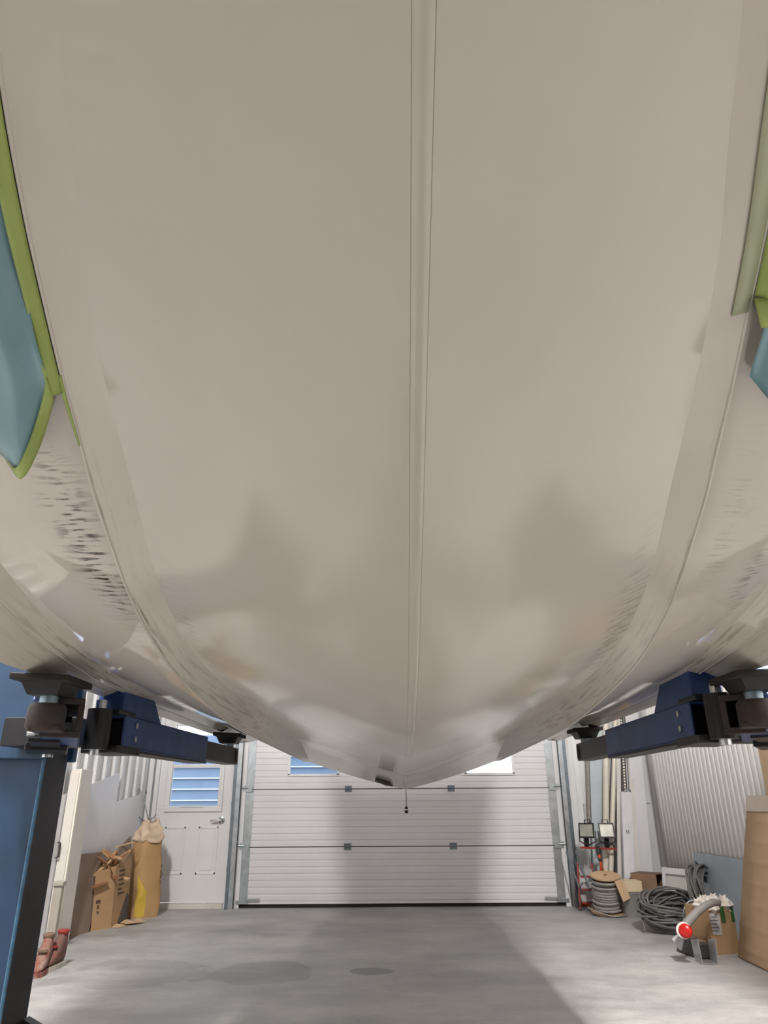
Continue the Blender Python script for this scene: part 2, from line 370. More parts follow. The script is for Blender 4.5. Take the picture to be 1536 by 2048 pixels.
# ------------------------------------------------------------------ outside: lapped blue siding seen through the windows
nb = thing('neighbour_building', (-3.2, 12.0, -.1), 'blue lapped siding of a building outside, seen through the windows', 'building')
sid = mat('blue_siding', (128, 146, 174), .6, var=.08, scale=3)
for i in range(13):
    z = -.1 + i * .165
    MB().add([(-6.8, 12.0, z), (-.05, 12.0, z), (-.05, 12.03, z + .175), (-6.8, 12.03, z + .175), (-6.8, 12.05, z), (-.05, 12.05, z), (-.05, 12.05, z + .175), (-6.8, 12.05, z + .175)],
             [(0, 1, 2, 3), (4, 7, 6, 5), (0, 4, 5, 1), (3, 2, 6, 7), (0, 3, 7, 4), (1, 5, 6, 2)]).build('siding_board', sid, nb)
    MB().box(-6.8, -.05, 11.988, 11.999, z - .004, z + .014).build('lap_edge', mat('pale_lap_edge', (236, 240, 246), .5, var=.02), nb)
MB().box(-6.8, 0.0, 12.055, 12.3, -.1, 2.04).build('sheathing', sid, nb)
MB().box(-9, 9, YB + .21, 30, -.12, -.1).build('ground_outside', mat('gravel', (150, 148, 142), .9, var=.2), kind='structure')

# ------------------------------------------------------------------ the boat
KX = lambda Y: .032 + .021 * Y
def curve(pts):   # (Y, half width, z)
    a = sorted(pts); return pchip([p[0] for p in a], [p[1] for p in a]), pchip([p[0] for p in a], [p[2] for p in a])
S1O = curve([(-.62, .015, 2.235), (-.3, .17, 2.13), (0, .30, 2.045), (.3, .41, 1.96), (.575, .51, 1.881), (.753, .56, 1.833), (.92, .6, 1.792), (1.088, .635, 1.744), (1.233, .66, 1.70), (1.378, .685, 1.653), (1.512, .70, 1.608), (1.654, .715, 1.56), (1.808, .73, 1.517), (1.962, .74, 1.482), (2.127, .75, 1.451), (2.338, .757, 1.422), (2.665, .76, 1.388), (3.27, .76, 1.345), (4.5, .76, 1.33), (5.6, .76, 1.32)])
S1I = curve([(-.64, .01, 2.225), (-.3, .12, 2.115), (0, .225, 2.03), (.3, .325, 1.945), (.546, .42, 1.868), (.62, .44, 1.848), (.818, .5, 1.795), (1.026, .545, 1.748), (1.202, .575, 1.708), (1.378, .6, 1.66), (1.532, .62, 1.606), (1.667, .635, 1.563), (1.845, .65, 1.521), (2.02, .66, 1.488), (2.365, .67, 1.452), (2.84, .675, 1.436), (3.573, .68, 1.428), (4.4, .683, 1.422), (4.8, .69, 1.402), (5.2, .705, 1.36), (5.6, .722, 1.318)])
S2O = curve([(-.78, .012, 2.45), (-.2, .45, 2.22), (.3, .73, 2.04), (.8, .92, 1.87), (1.3, 1.035, 1.69), (1.6, 1.09, 1.60), (1.852, 1.12, 1.548), (2.09, 1.15, 1.521), (2.36, 1.17, 1.496), (2.826, 1.19, 1.474), (3.96, 1.2, 1.467), (5.6, 1.2, 1.466)])
S2I = curve([(-.8, .008, 2.44), (-.2, .40, 2.21), (.3, .665, 2.03), (.8, .85, 1.865), (1.3, .96, 1.70), (1.69, 1.035, 1.60), (2.14, 1.085, 1.543), (2.746, 1.12, 1.492), (3.6, 1.13, 1.485), (4.68, 1.13, 1.485), (5.6, 1.13, 1.485)])
CH = curve([(-.95, .01, 2.62), (-.35, .58, 2.36), (.2, .9, 2.11), (.7, 1.08, 1.88), (1.2, 1.19, 1.66), (1.7, 1.25, 1.505), (2.17, 1.27, 1.45), (2.8, 1.275, 1.455), (3.5, 1.275, 1.455), (5.6, 1.275, 1.46)])
GU = curve([(-1.5, .01, 2.95), (-1.0, .42, 2.86), (-.4, .85, 2.75), (.4, 1.22, 2.66), (1.4, 1.45, 2.66), (2.8, 1.53, 2.64), (4.4, 1.52, 2.66), (5.6, 1.45, 2.68)])
KE = pchip([-1.5, -1.3, -1.0, -.7, -.3, 0, .3, .55, .8, 1.0, 1.25, 1.5, 1.75, 2.0, 2.5, 3.2, 4.2, 4.8, 5.2, 5.6], [2.95, 2.74, 2.5, 2.29, 2.06, 1.925, 1.80, 1.70, 1.605, 1.53, 1.445, 1.37, 1.315, 1.275, 1.235, 1.215, 1.212, 1.205, 1.165, 1.124])
YT = 5.6
RS = pchip([-1.5, .5, .9, 1.35, 2.0, 5.6], [.9, .9, .91, .928, .945, .945])   # the starboard half is a touch narrower forward
def P3(c, Y, sg, Ymin):
    Yc = max(Y, Ymin); k = 1.0 if sg < 0 else RS(Yc) * (.975 if c in (S2O, S2I, CH) else 1.0)
    return V((KX(Yc) + sg * c[0](Yc) * k, Yc, c[1](Yc)))
def hull_mat(name, rgb, streak=None, rough=.055):
    mt = bpy.data.materials.new(name); mt.use_nodes = True; nt = mt.node_tree; b = nt.nodes['Principled BSDF']; N = nt.nodes.new; L = nt.links.new
    tc = N('ShaderNodeTexCoord')
    n = N('ShaderNodeTexNoise'); n.inputs['Scale'].default_value = 1.6; n.inputs['Detail'].default_value = 4; L(tc.outputs['Object'], n.inputs['Vector'])
    r = N('ShaderNodeValToRGB'); r.color_ramp.elements[0].position = .3; r.color_ramp.elements[1].position = .7
    c = lin(rgb); r.color_ramp.elements[0].color = (*[x * .94 for x in c], 1); r.color_ramp.elements[1].color = (*c, 1); L(n.outputs['Fac'], r.inputs[0])
    col = r.outputs[0]
    at_ = N('ShaderNodeAttribute'); at_.attribute_name = 'scuff'       # how rubbed this spot of the gelcoat is
    # (along, across) coordinate of the strip is stored as an attribute, scuffs run across the strip
    st = N('ShaderNodeAttribute'); st.attribute_name = 'strip'
    def streaks(scale, p0, p1, seed):
        mp = N('ShaderNodeMapping'); mp.inputs['Scale'].default_value = scale; mp.inputs['Location'].default_value = (seed, seed * .7, 0); L(st.outputs['Vector'], mp.inputs[0])
        nn = N('ShaderNodeTexNoise'); nn.inputs['Scale'].default_value = 1.0; nn.inputs['Detail'].default_value = 3; L(mp.outputs[0], nn.inputs['Vector'])
        m1 = N('ShaderNodeMapRange'); m1.inputs[1].default_value = p0; m1.inputs[2].default_value = p1; L(nn.outputs['Fac'], m1.inputs[0]); return m1.outputs[0]
    a = streaks((85, 13, 1), .50, .60, 3.1) if streak != 'long' else streaks((4, 75, 1), .50, .62, 1.7)
    b2 = streaks((7, 16, 1), .38, .52, 8.2)
    mu = N('ShaderNodeMath'); mu.operation = 'MULTIPLY'; L(a, mu.inputs[0]); L(b2, mu.inputs[1])
    mu2 = N('ShaderNodeMath'); mu2.operation = 'MULTIPLY'; L(mu.outputs[0], mu2.inputs[0]); L(at_.outputs['Fac'], mu2.inputs[1]); mu2.use_clamp = True
    mx = N('ShaderNodeMix'); mx.data_type = 'RGBA'; L(mu2.outputs[0], mx.inputs[0]); L(col, mx.inputs[6])
    mx.inputs[7].default_value = (*lin((70, 62, 56) if streak != 'long' else (92, 76, 62)), 1)
    L(mx.outputs[2], b.inputs['Base Color'])
    b.inputs['Roughness'].default_value = rough; b.inputs['Specular IOR Level'].default_value = .5; b.inputs['IOR'].default_value = 1.5
    # slow waviness of a hand laid laminate
    w = N('ShaderNodeTexNoise'); w.inputs['Scale'].default_value = 2.6; w.inputs['Detail'].default_value = 1.5; L(tc.outputs['Object'], w.inputs['Vector'])
    bp = N('ShaderNodeBump'); bp.inputs['Strength'].default_value = .09; bp.inputs['Distance'].default_value = .01; L(w.outputs['Fac'], bp.inputs['Height']); L(bp.outputs[0], b.inputs['Normal'])
    return mt
gel = hull_mat('gelcoat', (206, 199, 188)); gel_s = hull_mat('gelcoat_long_scuffs', (202, 195, 183), 'long', .1); gel_b = hull_mat('gelcoat_dull', (200, 194, 182), None, .13)
boat = thing('boat_hull', (KX(2), 2.0, 1.12), 'cream fibreglass boat hull with long strakes, raised on the lift arms', 'boat')
def ys(Y0, n=110): return [Y0 + (YT - Y0) * (i / n) for i in range(n + 1)]
def strip(name, mt, ca, cb, sg, n_across, bulge, scuff, Y0=-1.5, sharp=False, parent=boat):
    """a strip of hull skin lofted between two long lines"""
    N = 130; mb = MB(); sc = []; stp = []
    for i in range(N + 1):
        Y = Y0 + (YT - Y0) * i / N
        a, b_ = ca(Y, sg), cb(Y, sg); d = b_ - a
        nrm = V((sg * .3, 0, -1)).normalized()
        for j in range(n_across + 1):
            t = j / n_across; p = a + d * t + nrm * (bulge * 4 * t * (1 - t)); mb.v.append(p)
            sc.append(scuff(Y, t, sg)); stp.append((Y, d.length * t + sg * 3, 0))
    k = n_across + 1
    mb.f = [(i * k + j, (i + 1) * k + j, (i + 1) * k + j + 1, i * k + j + 1) for i in range(N) for j in range(n_across)]
    o = mb.build(name, mt, parent, smooth=True)
    me = o.data
    A = me.attributes.new('scuff', 'FLOAT', 'POINT'); A.data.foreach_set('value', sc)
    B = me.attributes.new('strip', 'FLOAT_VECTOR', 'POINT'); B.data.foreach_set('vector', [x for p in stp for x in p])
    return o
g = lambda x, c, w: math.exp(-((x - c) / w) ** 2)
keel = lambda Y, sg: V((KX(Y) + sg * .012, Y, KE(Y)))
s1i = lambda Y, sg: P3(S1I, Y, sg, -.64); s1o = lambda Y, sg: P3(S1O, Y, sg, -.62)
s2i = lambda Y, sg: P3(S2I, Y, sg, -.8); s2o = lambda Y, sg: P3(S2O, Y, sg, -.78)
ch = lambda Y, sg: P3(CH, Y, sg, -.95); gu = lambda Y, sg: P3(GU, Y, sg, -1.5)
none = lambda Y, t, sg: 0.0
lip1 = lambda Y, sg: s1o(Y, sg) + V((sg * .002, 0, .020)); lip2 = lambda Y, sg: s2o(Y, sg) + V((sg * .002, 0, .014))
for sg in (-1, 1):
    for ed, y0, rr in ((s1o, -.6, .0045), (s2o, -.76, .0035)):
        MB().tube([ed(y0 + (YT - y0) * i / 150, sg) + V((0, 0, .002)) for i in range(151)], rr, 8).build('strake_edge', gel, boat, smooth=True)
    strip('strake_back', gel, s1o, lip1, sg, 1, 0, none); strip('strake_back', gel, s2o, lip2, sg, 1, 0, none)
    strip('bottom_panel', gel_b, keel, s1i, sg, 14, .012, lambda Y, t, sg: (.6 if sg > 0 else .15) * g(Y, 1.95, .3) * g(t, .94, .07) + .25 * g(Y, 2.8, .8) * g(t, .95, .08))
    strip('inner_strake', gel_s, s1i, s1o, sg, 5, 0, lambda Y, t, sg: (1.6 if sg < 0 else .5) * g(t, .99, .14) * g(Y, 1.75, .5) + .45 * g(Y, 3.0, 1.1) * g(t, .5, .5))
    strip('middle_panel', gel, lip1, s2i, sg, 12, .008, lambda Y, t, sg: (1.5 * g(Y, 1.56, .30) * g(t, .15 + .25 * (1.75 - Y), .13) if sg < 0 else .3 * g(Y, 1.5, .2) * g(t, .3, .12) + .6 * g(Y, 1.75, .2) * g(t, .75, .12)))
    strip('outer_strake', gel_s, s2i, s2o, sg, 4, 0, lambda Y, t, sg: .6 * g(Y, 2.7, .7) + .3 * g(Y, 4.5, .8))
    strip('chine_flat', gel_s, lip2, ch, sg, 6, 0, lambda Y, t, sg: .35 * g(Y, 2.9, .7))
    strip('topside', gel, ch, gu, sg, 8, -.03, none)
strip('keel_strip', gel_b, lambda Y, sg: V((KX(Y) - .0125, Y, KE(Y) + .001)), lambda Y, sg: V((KX(Y) + .0125, Y, KE(Y) + .001)), 1, 4, .005, none)
tb = MB(); sect = lambda sg: [f_(YT, sg) for f_ in (keel, s1i, s1o, s2i, s2o, ch, gu)]
tb.prism(sect(-1)[::-1] + sect(1), (0, .02, 0)).build('transom', gel, boat)
dk = MB(); N = 60
for i in range(N + 1):
    Y = -1.5 + (YT + 1.5) * i / N
    a, b_ = gu(Y, -1), gu(Y, 1); cc = (a + b_) / 2 + V((0, 0, .05)); dk.v += [a, cc, b_]
dk.f = [(i * 3 + j, i * 3 + 3 + j, i * 3 + 4 + j, i * 3 + 1 + j) for i in range(N) for j in range(2)]
dk.build('deck', mat('deck_white', (225, 222, 216), .5, var=.04), boat, smooth=True)
# transducer and worn sticker near the transom
def under(Y, w, sg, off=.0):     # a point of the bottom panel, off below it
    a, b_ = keel(Y, sg), s1i(Y, sg); t = (w - .012) / max(1e-6, abs(b_.x - KX(Y)) - .012); return a + (b_ - a) * t + V((0, 0, -off))
pa, pb = under(5.34, .21, -1, .02), under(5.40, .12, -1, .02)
MB().bar(pa, pb, .05, .028).build('transducer', mat('black_plastic', (52, 50, 48), .45, var=.2), boat, bevel=.008, label='black transducer block bolted near the transom')
MB().bar(under(5.50, .10, -1, .012), under(5.52, .13, -1, .012), .02, .012).build('bracket', mat('black_plastic', (52, 50, 48), .45), boat)
for k in range(3):
    p0, p1 = under(5.0 + .12 * k, .27, 1, .006), under(5.0 + .12 * k, .36, 1, .006)
    MB().bar(p0, p1, .03 if k == 2 else .012, .002).build('sticker', mat('worn_sticker', (150, 142, 134), .6, var=.3, scale=40), boat, label='worn grey sticker on the bottom near the transom')
for k, (Y, w, sz) in enumerate(((1.68, .565, .010), (1.70, .575, .007), (1.76, .57, .010), (1.86, .575, .007), (1.89, .57, .006), (2.12, .60, .006))):
    p_ = under(Y, w, 1, .001); a_, b_ = keel(Y, 1), s1i(Y, 1); ex_ = (b_ - a_).normalized(); ey_ = (under(Y + .02, w, 1, .001) - p_).normalized()
    MB().prism([p_ + ex_ * (sz * math.cos(a + k) * 1.3) + ey_ * (sz * math.sin(a + k) * .8) for a in (0, 1.1, 2.3, 3.1, 4.0, 5.2)], (0, 0, .003)).build('chip_mark', mat('dark_chip', (74, 58, 48), .7, var=.3, scale=80), boat)
# drain plug hanging from its cord
tip = V((KX(YT), YT - .02, KE(YT - .02)))
cp = thing('drain_plug', tip + V((0, 0, -.17)), 'small black and white drain plug dangling on a cord below the keel', 'plug')
MB().tube([tip + V((0, 0, .01)), tip + V((.003, 0, -.06)), tip + V((.002, 0, -.125))], .003, 6).build('cord', mat('grey_cord', (110, 106, 104), .8), cp)
MB().lathe([(.004, .05), (.012, .04), (.013, .03)], tip + V((0.002, 0, -.17)), n=12).build('cap', mat('black_plastic', (52, 50, 48)), cp, smooth=True)
MB().lathe([(.012, .031), (.014, .027), (.012, .022)], tip + V((0.002, 0, -.17)), n=12).build('ring', paper_w, cp, smooth=True)
MB().lathe([(.013, .022), (.015, .012), (.009, .002)], tip + V((0.002, 0, -.17)), n=12).build('plug', mat('black_plastic', (52, 50, 48)), cp, smooth=True)
# masking film and tape along the inner strakes near the bow
tape_m = mat('green_tape', (160, 178, 98), .55, var=.1, scale=10)
film_m = mat('blue_film', (128, 164, 172), .3, var=.12, scale=5)
bsdf = film_m.node_tree.nodes['Principled BSDF']; bsdf.inputs['Transmission Weight'].default_value = .0; bsdf.inputs['Subsurface Weight'].default_value = .0
def mid(Y, t, sg, off):
    a, b_ = s1o(Y, sg), s2i(Y, sg); n = (V((0, 1, -.27)).cross(b_ - a)); n = n.normalized(); n = n if n.z < 0 else -n
    return a + (b_ - a) * t + n * off
def masking(sg, Y0, Y1, label, tail, T0=.015, YF_=None):
    t = thing('masking_film', mid((Y0 + Y1) / 2, .4, sg, .05), label, 'masking film', 'masking film on the hull')
    def film(u, v):
        Y = Y0 + ((YF_ or Y1) - Y0) * u; tt = (.075 if not YF_ else .10) + .62 * v
        Ye = Y + tail * u * .6 * math.sin(min(v / .55, 1) * math.pi / 2) * (1 if v < .55 else 1 - (v - .55) * 1.6)
        return mid(Ye, tt, sg, .012 + .05 * math.sin(v * 2.6) * (.5 + .5 * u) + .008 * math.sin(u * 17 + v * 9) + .006 * math.sin(u * 7 - v * 14) - .01 * u * v)
    MB().grid(film, 40, 22).build('film', film_m, t, smooth=True, solid=.0006)
    def tp(u, v):
        Y = Y0 + (Y1 - Y0) * u; return mid(Y, T0 + .075 * v, sg, .003 + .012 * v)
    MB().grid(tp, 40, 4).build('tape', tape_m, t, smooth=True, solid=.0006)
    def tend(u, v):
        p = V(film(1.0, u * .62)); q = V(film(.93 + .05 * u, u * .62)); return p + (q - p) * (v - .15) + V((0, 0, -.004 - .006 * math.sin(u * 3)))
    if not YF_: MB().grid(tend, 20, 3).build('tape_end', tape_m, t, smooth=True, solid=.0006)
    else:
        c0 = mid(Y1, .06, sg, .012)
        MB().grid(lambda u, v: c0 + V((sg * (.03 * (v - .5) * (1 - .5 * u) + .03 * u), .06 * u, -.03 * math.sin(u * 3.0))), 12, 3).build('tape_end', tape_m, t, smooth=True, solid=.0006)
    return t
tl = masking(-1, .3, 1.09, 'blue masking film with green tape on the hull, on the side of the paper sack', .26)
MB().grid(lambda u, v: mid(1.05 + .17 * u, .0 + .035 * v * (1 - u * .6), -1, .003), 10, 2).build('tape', tape_m, tl, smooth=True, solid=.0006)
tr_ = masking(1, .3, .90, 'blue masking film with green tape on the hull, on the side of the cable coils', .10, YF_=1.06)
MB().grid(lambda u, v: s1o(.35 + .58 * u, 1) + (s1i(.35 + .58 * u, 1) - s1o(.35 + .58 * u, 1)) * (.42 * v) + V((0, 0, -.003)), 24, 2).build('tape', mat('pale_tape', (176, 182, 150), .55, var=.06), tr_, smooth=True, solid=.0006)

# ------------------------------------------------------------------ two-post lift
def column(sg, xin, label, xr, yr):
    y0, y1 = 3.18, 3.42
    t = thing('lift_column', (xin + sg * .17, 3.3, 0), label, 'lift column', 'lift columns')
    x_in, x_out = xin, xin + sg * .45
    a, b_ = min(x_in, x_out), max(x_in, x_out)
    MB().box(a, b_, y0, y0 + .012, .02, 3.4).box(a, b_, y1 - .012, y1, .02, 3.4).box(min(x_out, x_out - sg * .012), max(x_out, x_out - sg * .012), y0, y1, .02, 3.4).build('post', blue_paint, t, bevel=.004)
    MB().box(min(x_in, x_in + sg * .3), max(x_in, x_in + sg * .3), y0 + .014, y1 - .014, .02, 3.38).build('slide_channel', black_steel, t)
    MB().tube([(x_in - sg * .002, y0 - .004, .03), (x_in - sg * .002, y0 - .004, 3.38)], .008, 8).build('edge_lip', mat('worn_blue', (70, 110, 140), .4, var=.3, scale=20), t)
    MB().box(a - .12, b_ + .12, y0 - .18, y1 + .18, 0, .02).build('base_plate', black_steel, t)
    g_ = MB().prism([(x_in, y1 - .03, .02), (x_in - sg * .38, y1 - .03, .02), (x_in - sg * .38, y1 - .03, .06), (x_in, y1 - .03, .235)], (0, .05, 0))
    g_.build('gusset', black_steel, t)
    # carriage riding on the column
    c0, c1 = min(x_in - sg * .02, x_out + sg * .02), max(x_in - sg * .02, x_out + sg * .02)
    car = MB().box(c0, c1, y0 - .05, y0 - .006, 1.22, 1.75).box(c0, c1, y1 + .006, y1 + .05, 1.22, 1.75)
    car.build('carriage', blue_paint, t, bevel=.006)
    bx0, bx1 = min(xr, x_in + sg * .10), max(xr, x_in + sg * .10)
    MB().box(bx0, bx1, yr, y0 - .055, 1.262, 1.375).build('arm_bracket', black_steel, t, bevel=.003)
    return t
column(-1, -1.475, 'blue lift column with black inner channel, in front of the white cabinet', -1.27, 2.98)
column(1, 1.99, 'blue lift column beside the large tan cardboard, carrying the bright blue arm', 1.42, 2.86)

def arm(piv, pad, label, near, sg, paint):
    z0 = 1.25; piv = V((piv[0], piv[1], 0)); pad = V((pad[0], pad[1], pad[2]))
    d = V((pad.x - piv.x, pad.y - piv.y, 0)); Ln = d.length; d.normalize(); n = V((-d.y, d.x, 0))
    t = thing('lift_arm', (piv.x, piv.y, z0), label, 'lift arm', 'lift arms')
    q = lambda s, z, l=0: V((piv.x, piv.y, 0)) + d * s + n * l + V((0, 0, z))
    zc = z0 + .068
    # pivot head between two ears
    MB().lathe([(.048, z0 - .01), (.048, z0 + .145)], (piv.x, piv.y, 0), n=20).build('pivot_head', black_steel, t)
    MB().lathe([(.022, z0 - .03), (.022, z0 + .18)], (piv.x, piv.y, 0), n=12).build('pivot_pin', chrome, t)
    MB().bar(q(.03, z0 - .005), q(.26, z0 - .005), .15, .03).build('clevis_plate', black_steel, t, bevel=.004)
    MB().bar(q(.03, z0 + .14), q(.2, z0 + .14), .13, .02).build('clevis_plate', black_steel, t, bevel=.004)
    so = .16 if near else .10; Lo = .16 + (Ln - .16) * .62 if not near else Ln - .05; lo_ = -.05 * sg if near else 0
    # outer square tube, hollow at the end
    ou = MB()
    for (l, z, w, h) in ((0, zc + .060, .13, .010), (0, zc - .060, .13, .010), (.060, zc, .010, .13), (-.060, zc, .010, .13)): ou.bar(q(so, z, l + lo_), q(Lo, z, l + lo_), w, h)
    ou.build('outer_tube', paint, t, bevel=.004)
    MB().bar(q(so + .02, zc - .068), q(Lo + (.05 if not near else -.1), zc - .068), .10, .012).build('wear_plate', black_steel, t)
    if not near: MB().bar(q(so + .05, zc - .003), q(Ln + .05, zc - .003), .104, .100).build('inner_tube', black_steel, t, bevel=.006)
    # gusset plate on top of the outer tube near the pivot
    MB().prism([q(so - .02, zc + .06, -.055), q(so + .42, zc + .06, -.055), q(so + .28, zc + .185, -.055), q(so - .02, zc + .185, -.055)], n * .11).build('gusset', paint, t, bevel=.004)
    for s_, z_ in ((so + .10, zc + .03), (so + .10, zc - .025)):
        MB().tube([q(s_, z_, -.075), q(s_, z_, .075)], .012, 10).build('bolt', chrome, t)
    # pad: post, cup and tilted rubber plate under the hull
    top = pad.z
    MB().lathe([(.030, z0 + .05), (.030, top - .05)], (pad.x, pad.y, 0), n=16).build('pad_post', mat('zinc', (140, 158, 170), .35, .8, var=.1), t, smooth=True, autosm=40)
    MB().lathe([(.052, z0 + .018), (.062, z0 + .03), (.062, z0 + .09), (.054, z0 + .105)], (pad.x, pad.y, 0), n=20).build('pad_socket', rust_steel if near else black_steel, t, smooth=True, autosm=40)
    tl_ = -sg * .05
    cr = MB(); w = .1 if near else .09
    for (zz, hh, ww) in ((top - .035, .022, w), ):
        cr.hexa([(pad.x - ww, pad.y - ww, zz + tl_ * ww), (pad.x + ww, pad.y - ww, zz - tl_ * ww), (pad.x + ww, pad.y + ww, zz - tl_ * ww), (pad.x - ww, pad.y + ww, zz + tl_ * ww)],
                [(pad.x - ww, pad.y - ww, zz + hh + tl_ * ww), (pad.x + ww, pad.y - ww, zz + hh - tl_ * ww), (pad.x + ww, pad.y + ww, zz + hh - tl_ * ww), (pad.x - ww, pad.y + ww, zz + hh + tl_ * ww)])
    cr.build('pad_plate', rubber, t, bevel=.004)
    cr2 = MB().hexa([(pad.x - .05, pad.y - .06, top - .075), (pad.x + .05, pad.y - .06, top - .075), (pad.x + .05, pad.y + .06, top - .075), (pad.x - .05, pad.y + .06, top - .075)],
                    [(pad.x - .07, pad.y - .075, top - .034), (pad.x + .07, pad.y - .075, top - .034), (pad.x + .07, pad.y + .075, top - .034), (pad.x - .07, pad.y + .075, top - .034)])
    cr2.build('pad_cradle', black_steel, t)
    if near:
        for (l, z, w_, h_) in ((0, zc + .055, .13, .022), (0, zc - .055, .13, .022), (.055, zc, .022, .09), (-.055, zc, .022, .09)):
            MB().bar(q(Lo, z, l + lo_), q(Lo + .018, z, l + lo_), w_, h_).build('end_collar', rust_steel, t, bevel=.003)
        MB().bar(q(Lo - .02, zc - .045, lo_ * .5), q(Ln + .05, zc - .045, 0), .10, .016).build('socket_tongue', rust_steel, t, bevel=.003)
    return t
arm((-1.15, 2.9), (-1.01, 4.72, 1.466), 'dark blue lift arm reaching towards the white walk-through door', False, -1, navy_paint)
arm((1.19, 2.56), (1.235, 4.5, 1.466), 'bright blue lift arm reaching towards the corrugated wall and work lights', False, 1, navy_paint)
arm((-1.40, 3.04), (-1.14, 2.42, 1.456), 'lift arm end with dark pad right in front of the blue column', True, -1, navy_paint)
arm((1.62, 3.0), (1.25, 2.42, 1.456), 'lift arm with dark pad nearest the camera, on the side of the tan carton', True, 1, navy_paint)

# ------------------------------------------------------------------ left side: along the ribbed wall
XW = XL + .036
def wall_sheet(Y0, z0, Y1, z1, x, label):
    MB().slab((x, Y0, .005), (x, Y1, .005), (x, Y1, z1), (x, Y0, z0), .008, (1, 0, 0)).build('wall_sheet', mat('white_sheet', (238, 239, 244), .4, var=.04, scale=2), label=label, cat='panel', group='white sheets on the ribbed wall')
A0, A1 = on_side(162, 1576, XW), on_side(239, 1546, XW)
k = (A1.z - A0.z) / (A1.y - A0.y)
wall_sheet(5.2, A0.z + k * (5.2 - A0.y), A1.y + .0, A1.z, XW, 'taller smooth white sheet against the ribbed wall behind the brown board')
B0, B1 = on_side(234, 1603, XW), on_side(274, 1587, XW)
wall_sheet(A1.y + .003, B0.z, YB - .06, B1.z, XW, 'lower smooth white sheet against the ribbed wall behind the paper sack')
# white cabinet with a wire handle
cx1 = at(163, 1541, 6.3).x; cz = at(150, 1538, 6.3).z
cb = thing('cabinet', (-2.58, 6.4, 0), 'tall white cabinet with a wire pull handle behind the blue column', 'cabinet')
cab_m = mat('cabinet_cream', (226, 220, 212), .45, var=.04, scale=3)
MB().box(XW + .012, cx1, 6.325, 6.56, 0, cz).build('body', cab_m, cb, bevel=.004)
cdoor = MB().box(XW + .016, cx1 - .016, 6.303, 6.322, .03, cz - .03).build('cabinet_door', cab_m, cb, bevel=.002)
MB().box(cx1 - .012, cx1 + .003, 6.30, 6.33, .0, cz + .002).build('edge_strip', mat('cream_edge', (240, 234, 220), .4, var=.03), cb)
hz = at(118, 1700, 6.28); hx = hz.x
MB().tube([(hx - .012, 6.303, hz.z + .055), (hx - .012, 6.275, hz.z + .055), (hx + .008, 6.27, hz.z + .05), (hx + .008, 6.27, hz.z - .05), (hx - .012, 6.275, hz.z - .055), (hx - .012, 6.303, hz.z - .055)], .006, 8).build('wire_handle', mat('dark_wire', (70, 66, 62), .4, .7), cdoor)
# beige upright with bracket
pp = on_floor(97, 1908); up_ = thing('upright', (pp.x, pp.y, 0), 'short beige upright post with a small bracket behind the boots', 'post')
MB().box(pp.x - .032, pp.x + .032, pp.y - .02, pp.y + .03, 0, .45).build('post', mat('beige_metal', (176, 168, 156), .5, var=.1), up_, bevel=.005)
MB().box(pp.x - .04, pp.x + .045, pp.y - .035, pp.y + .034, .45, .485).build('bracket', mat('beige_metal', (176, 168, 156), .5), up_, bevel=.008)
# boots
def boot(x, y, rz, cols, label):
    t = thing('work_boot', (x, y, 0), label, 'boot', 'work boots by the column')
    R_ = Matrix.Rotation(rz, 3, 'Z')
    def T(p): return R_ @ V(p) + V((x, y, 0))
    secs = [(.13, .018, .03, .035), (.11, .038, .03, .06), (.05, .044, .03, .09), (.0, .040, .03, .14), (-.05, .036, .03, .20), (-.10, .034, .03, .215), (-.125, .02, .03, .19)]
    mb = MB(); n = 10
    for (yy, hw, z0, z1) in secs:
        for k in range(n):
            a = 2 * math.pi * k / n; ca, sa = math.cos(a), math.sin(a)
            mb.v.append(T((hw * (abs(ca) ** .7) * (1 if ca > 0 else -1), -yy, (z0 + z1) / 2 + (z1 - z0) / 2 * (abs(sa) ** .7) * (1 if sa > 0 else -1))))
    for i in range(len(secs) - 1):
        for k in range(n): mb.f.append((i * n + k, i * n + (k + 1) % n, (i + 1) * n + (k + 1) % n, (i + 1) * n + k))
    mb.f += [tuple(range(n - 1, -1, -1)), tuple(range((len(secs) - 1) * n, len(secs) * n))]
    mb.build('upper', cols[0], t, smooth=True)
    so = [T((sx * w, -yy, 0)) for sx, seq in ((1, ((.135, .02), (.11, .042), (.05, .048), (-.05, .042), (-.11, .038), (-.13, .022))), (-1, ((-.13, .022), (-.11, .038), (-.05, .042), (.05, .048), (.11, .042), (.135, .02)))) for yy, w in seq]
    MB().prism(so, (0, 0, .03)).build('sole', cols[1], t)
    MB().bar(T((-.03, -.03, .135)), T((.03, -.03, .135)), .02, .012).build('strap', cols[2], t)
    MB().lathe([(.034, .19), (.04, .215), (.036, .222)], T((0, .085, 0)), n=14).build('cuff', cols[2], t, smooth=True)
rw = mat('red_worn_leather', (132, 70, 56), .7, var=.3, scale=22, rgb2=(150, 132, 120), bump=.1)
gw = mat('grey_worn_leather', (104, 88, 78), .75, var=.3, scale=20, rgb2=(120, 62, 54), bump=.1)
p = on_floor(80, 1948); boot(p.x, p.y, .15, (rw, rw, card_dk), 'red and white worn work boot half hidden by the blue column')
p = on_floor(104, 1938); boot(p.x, p.y, -.1, (gw, mat('pale_sole', (190, 184, 172), .7), red_paint), 'dark grey and red work boot with a pale sole')
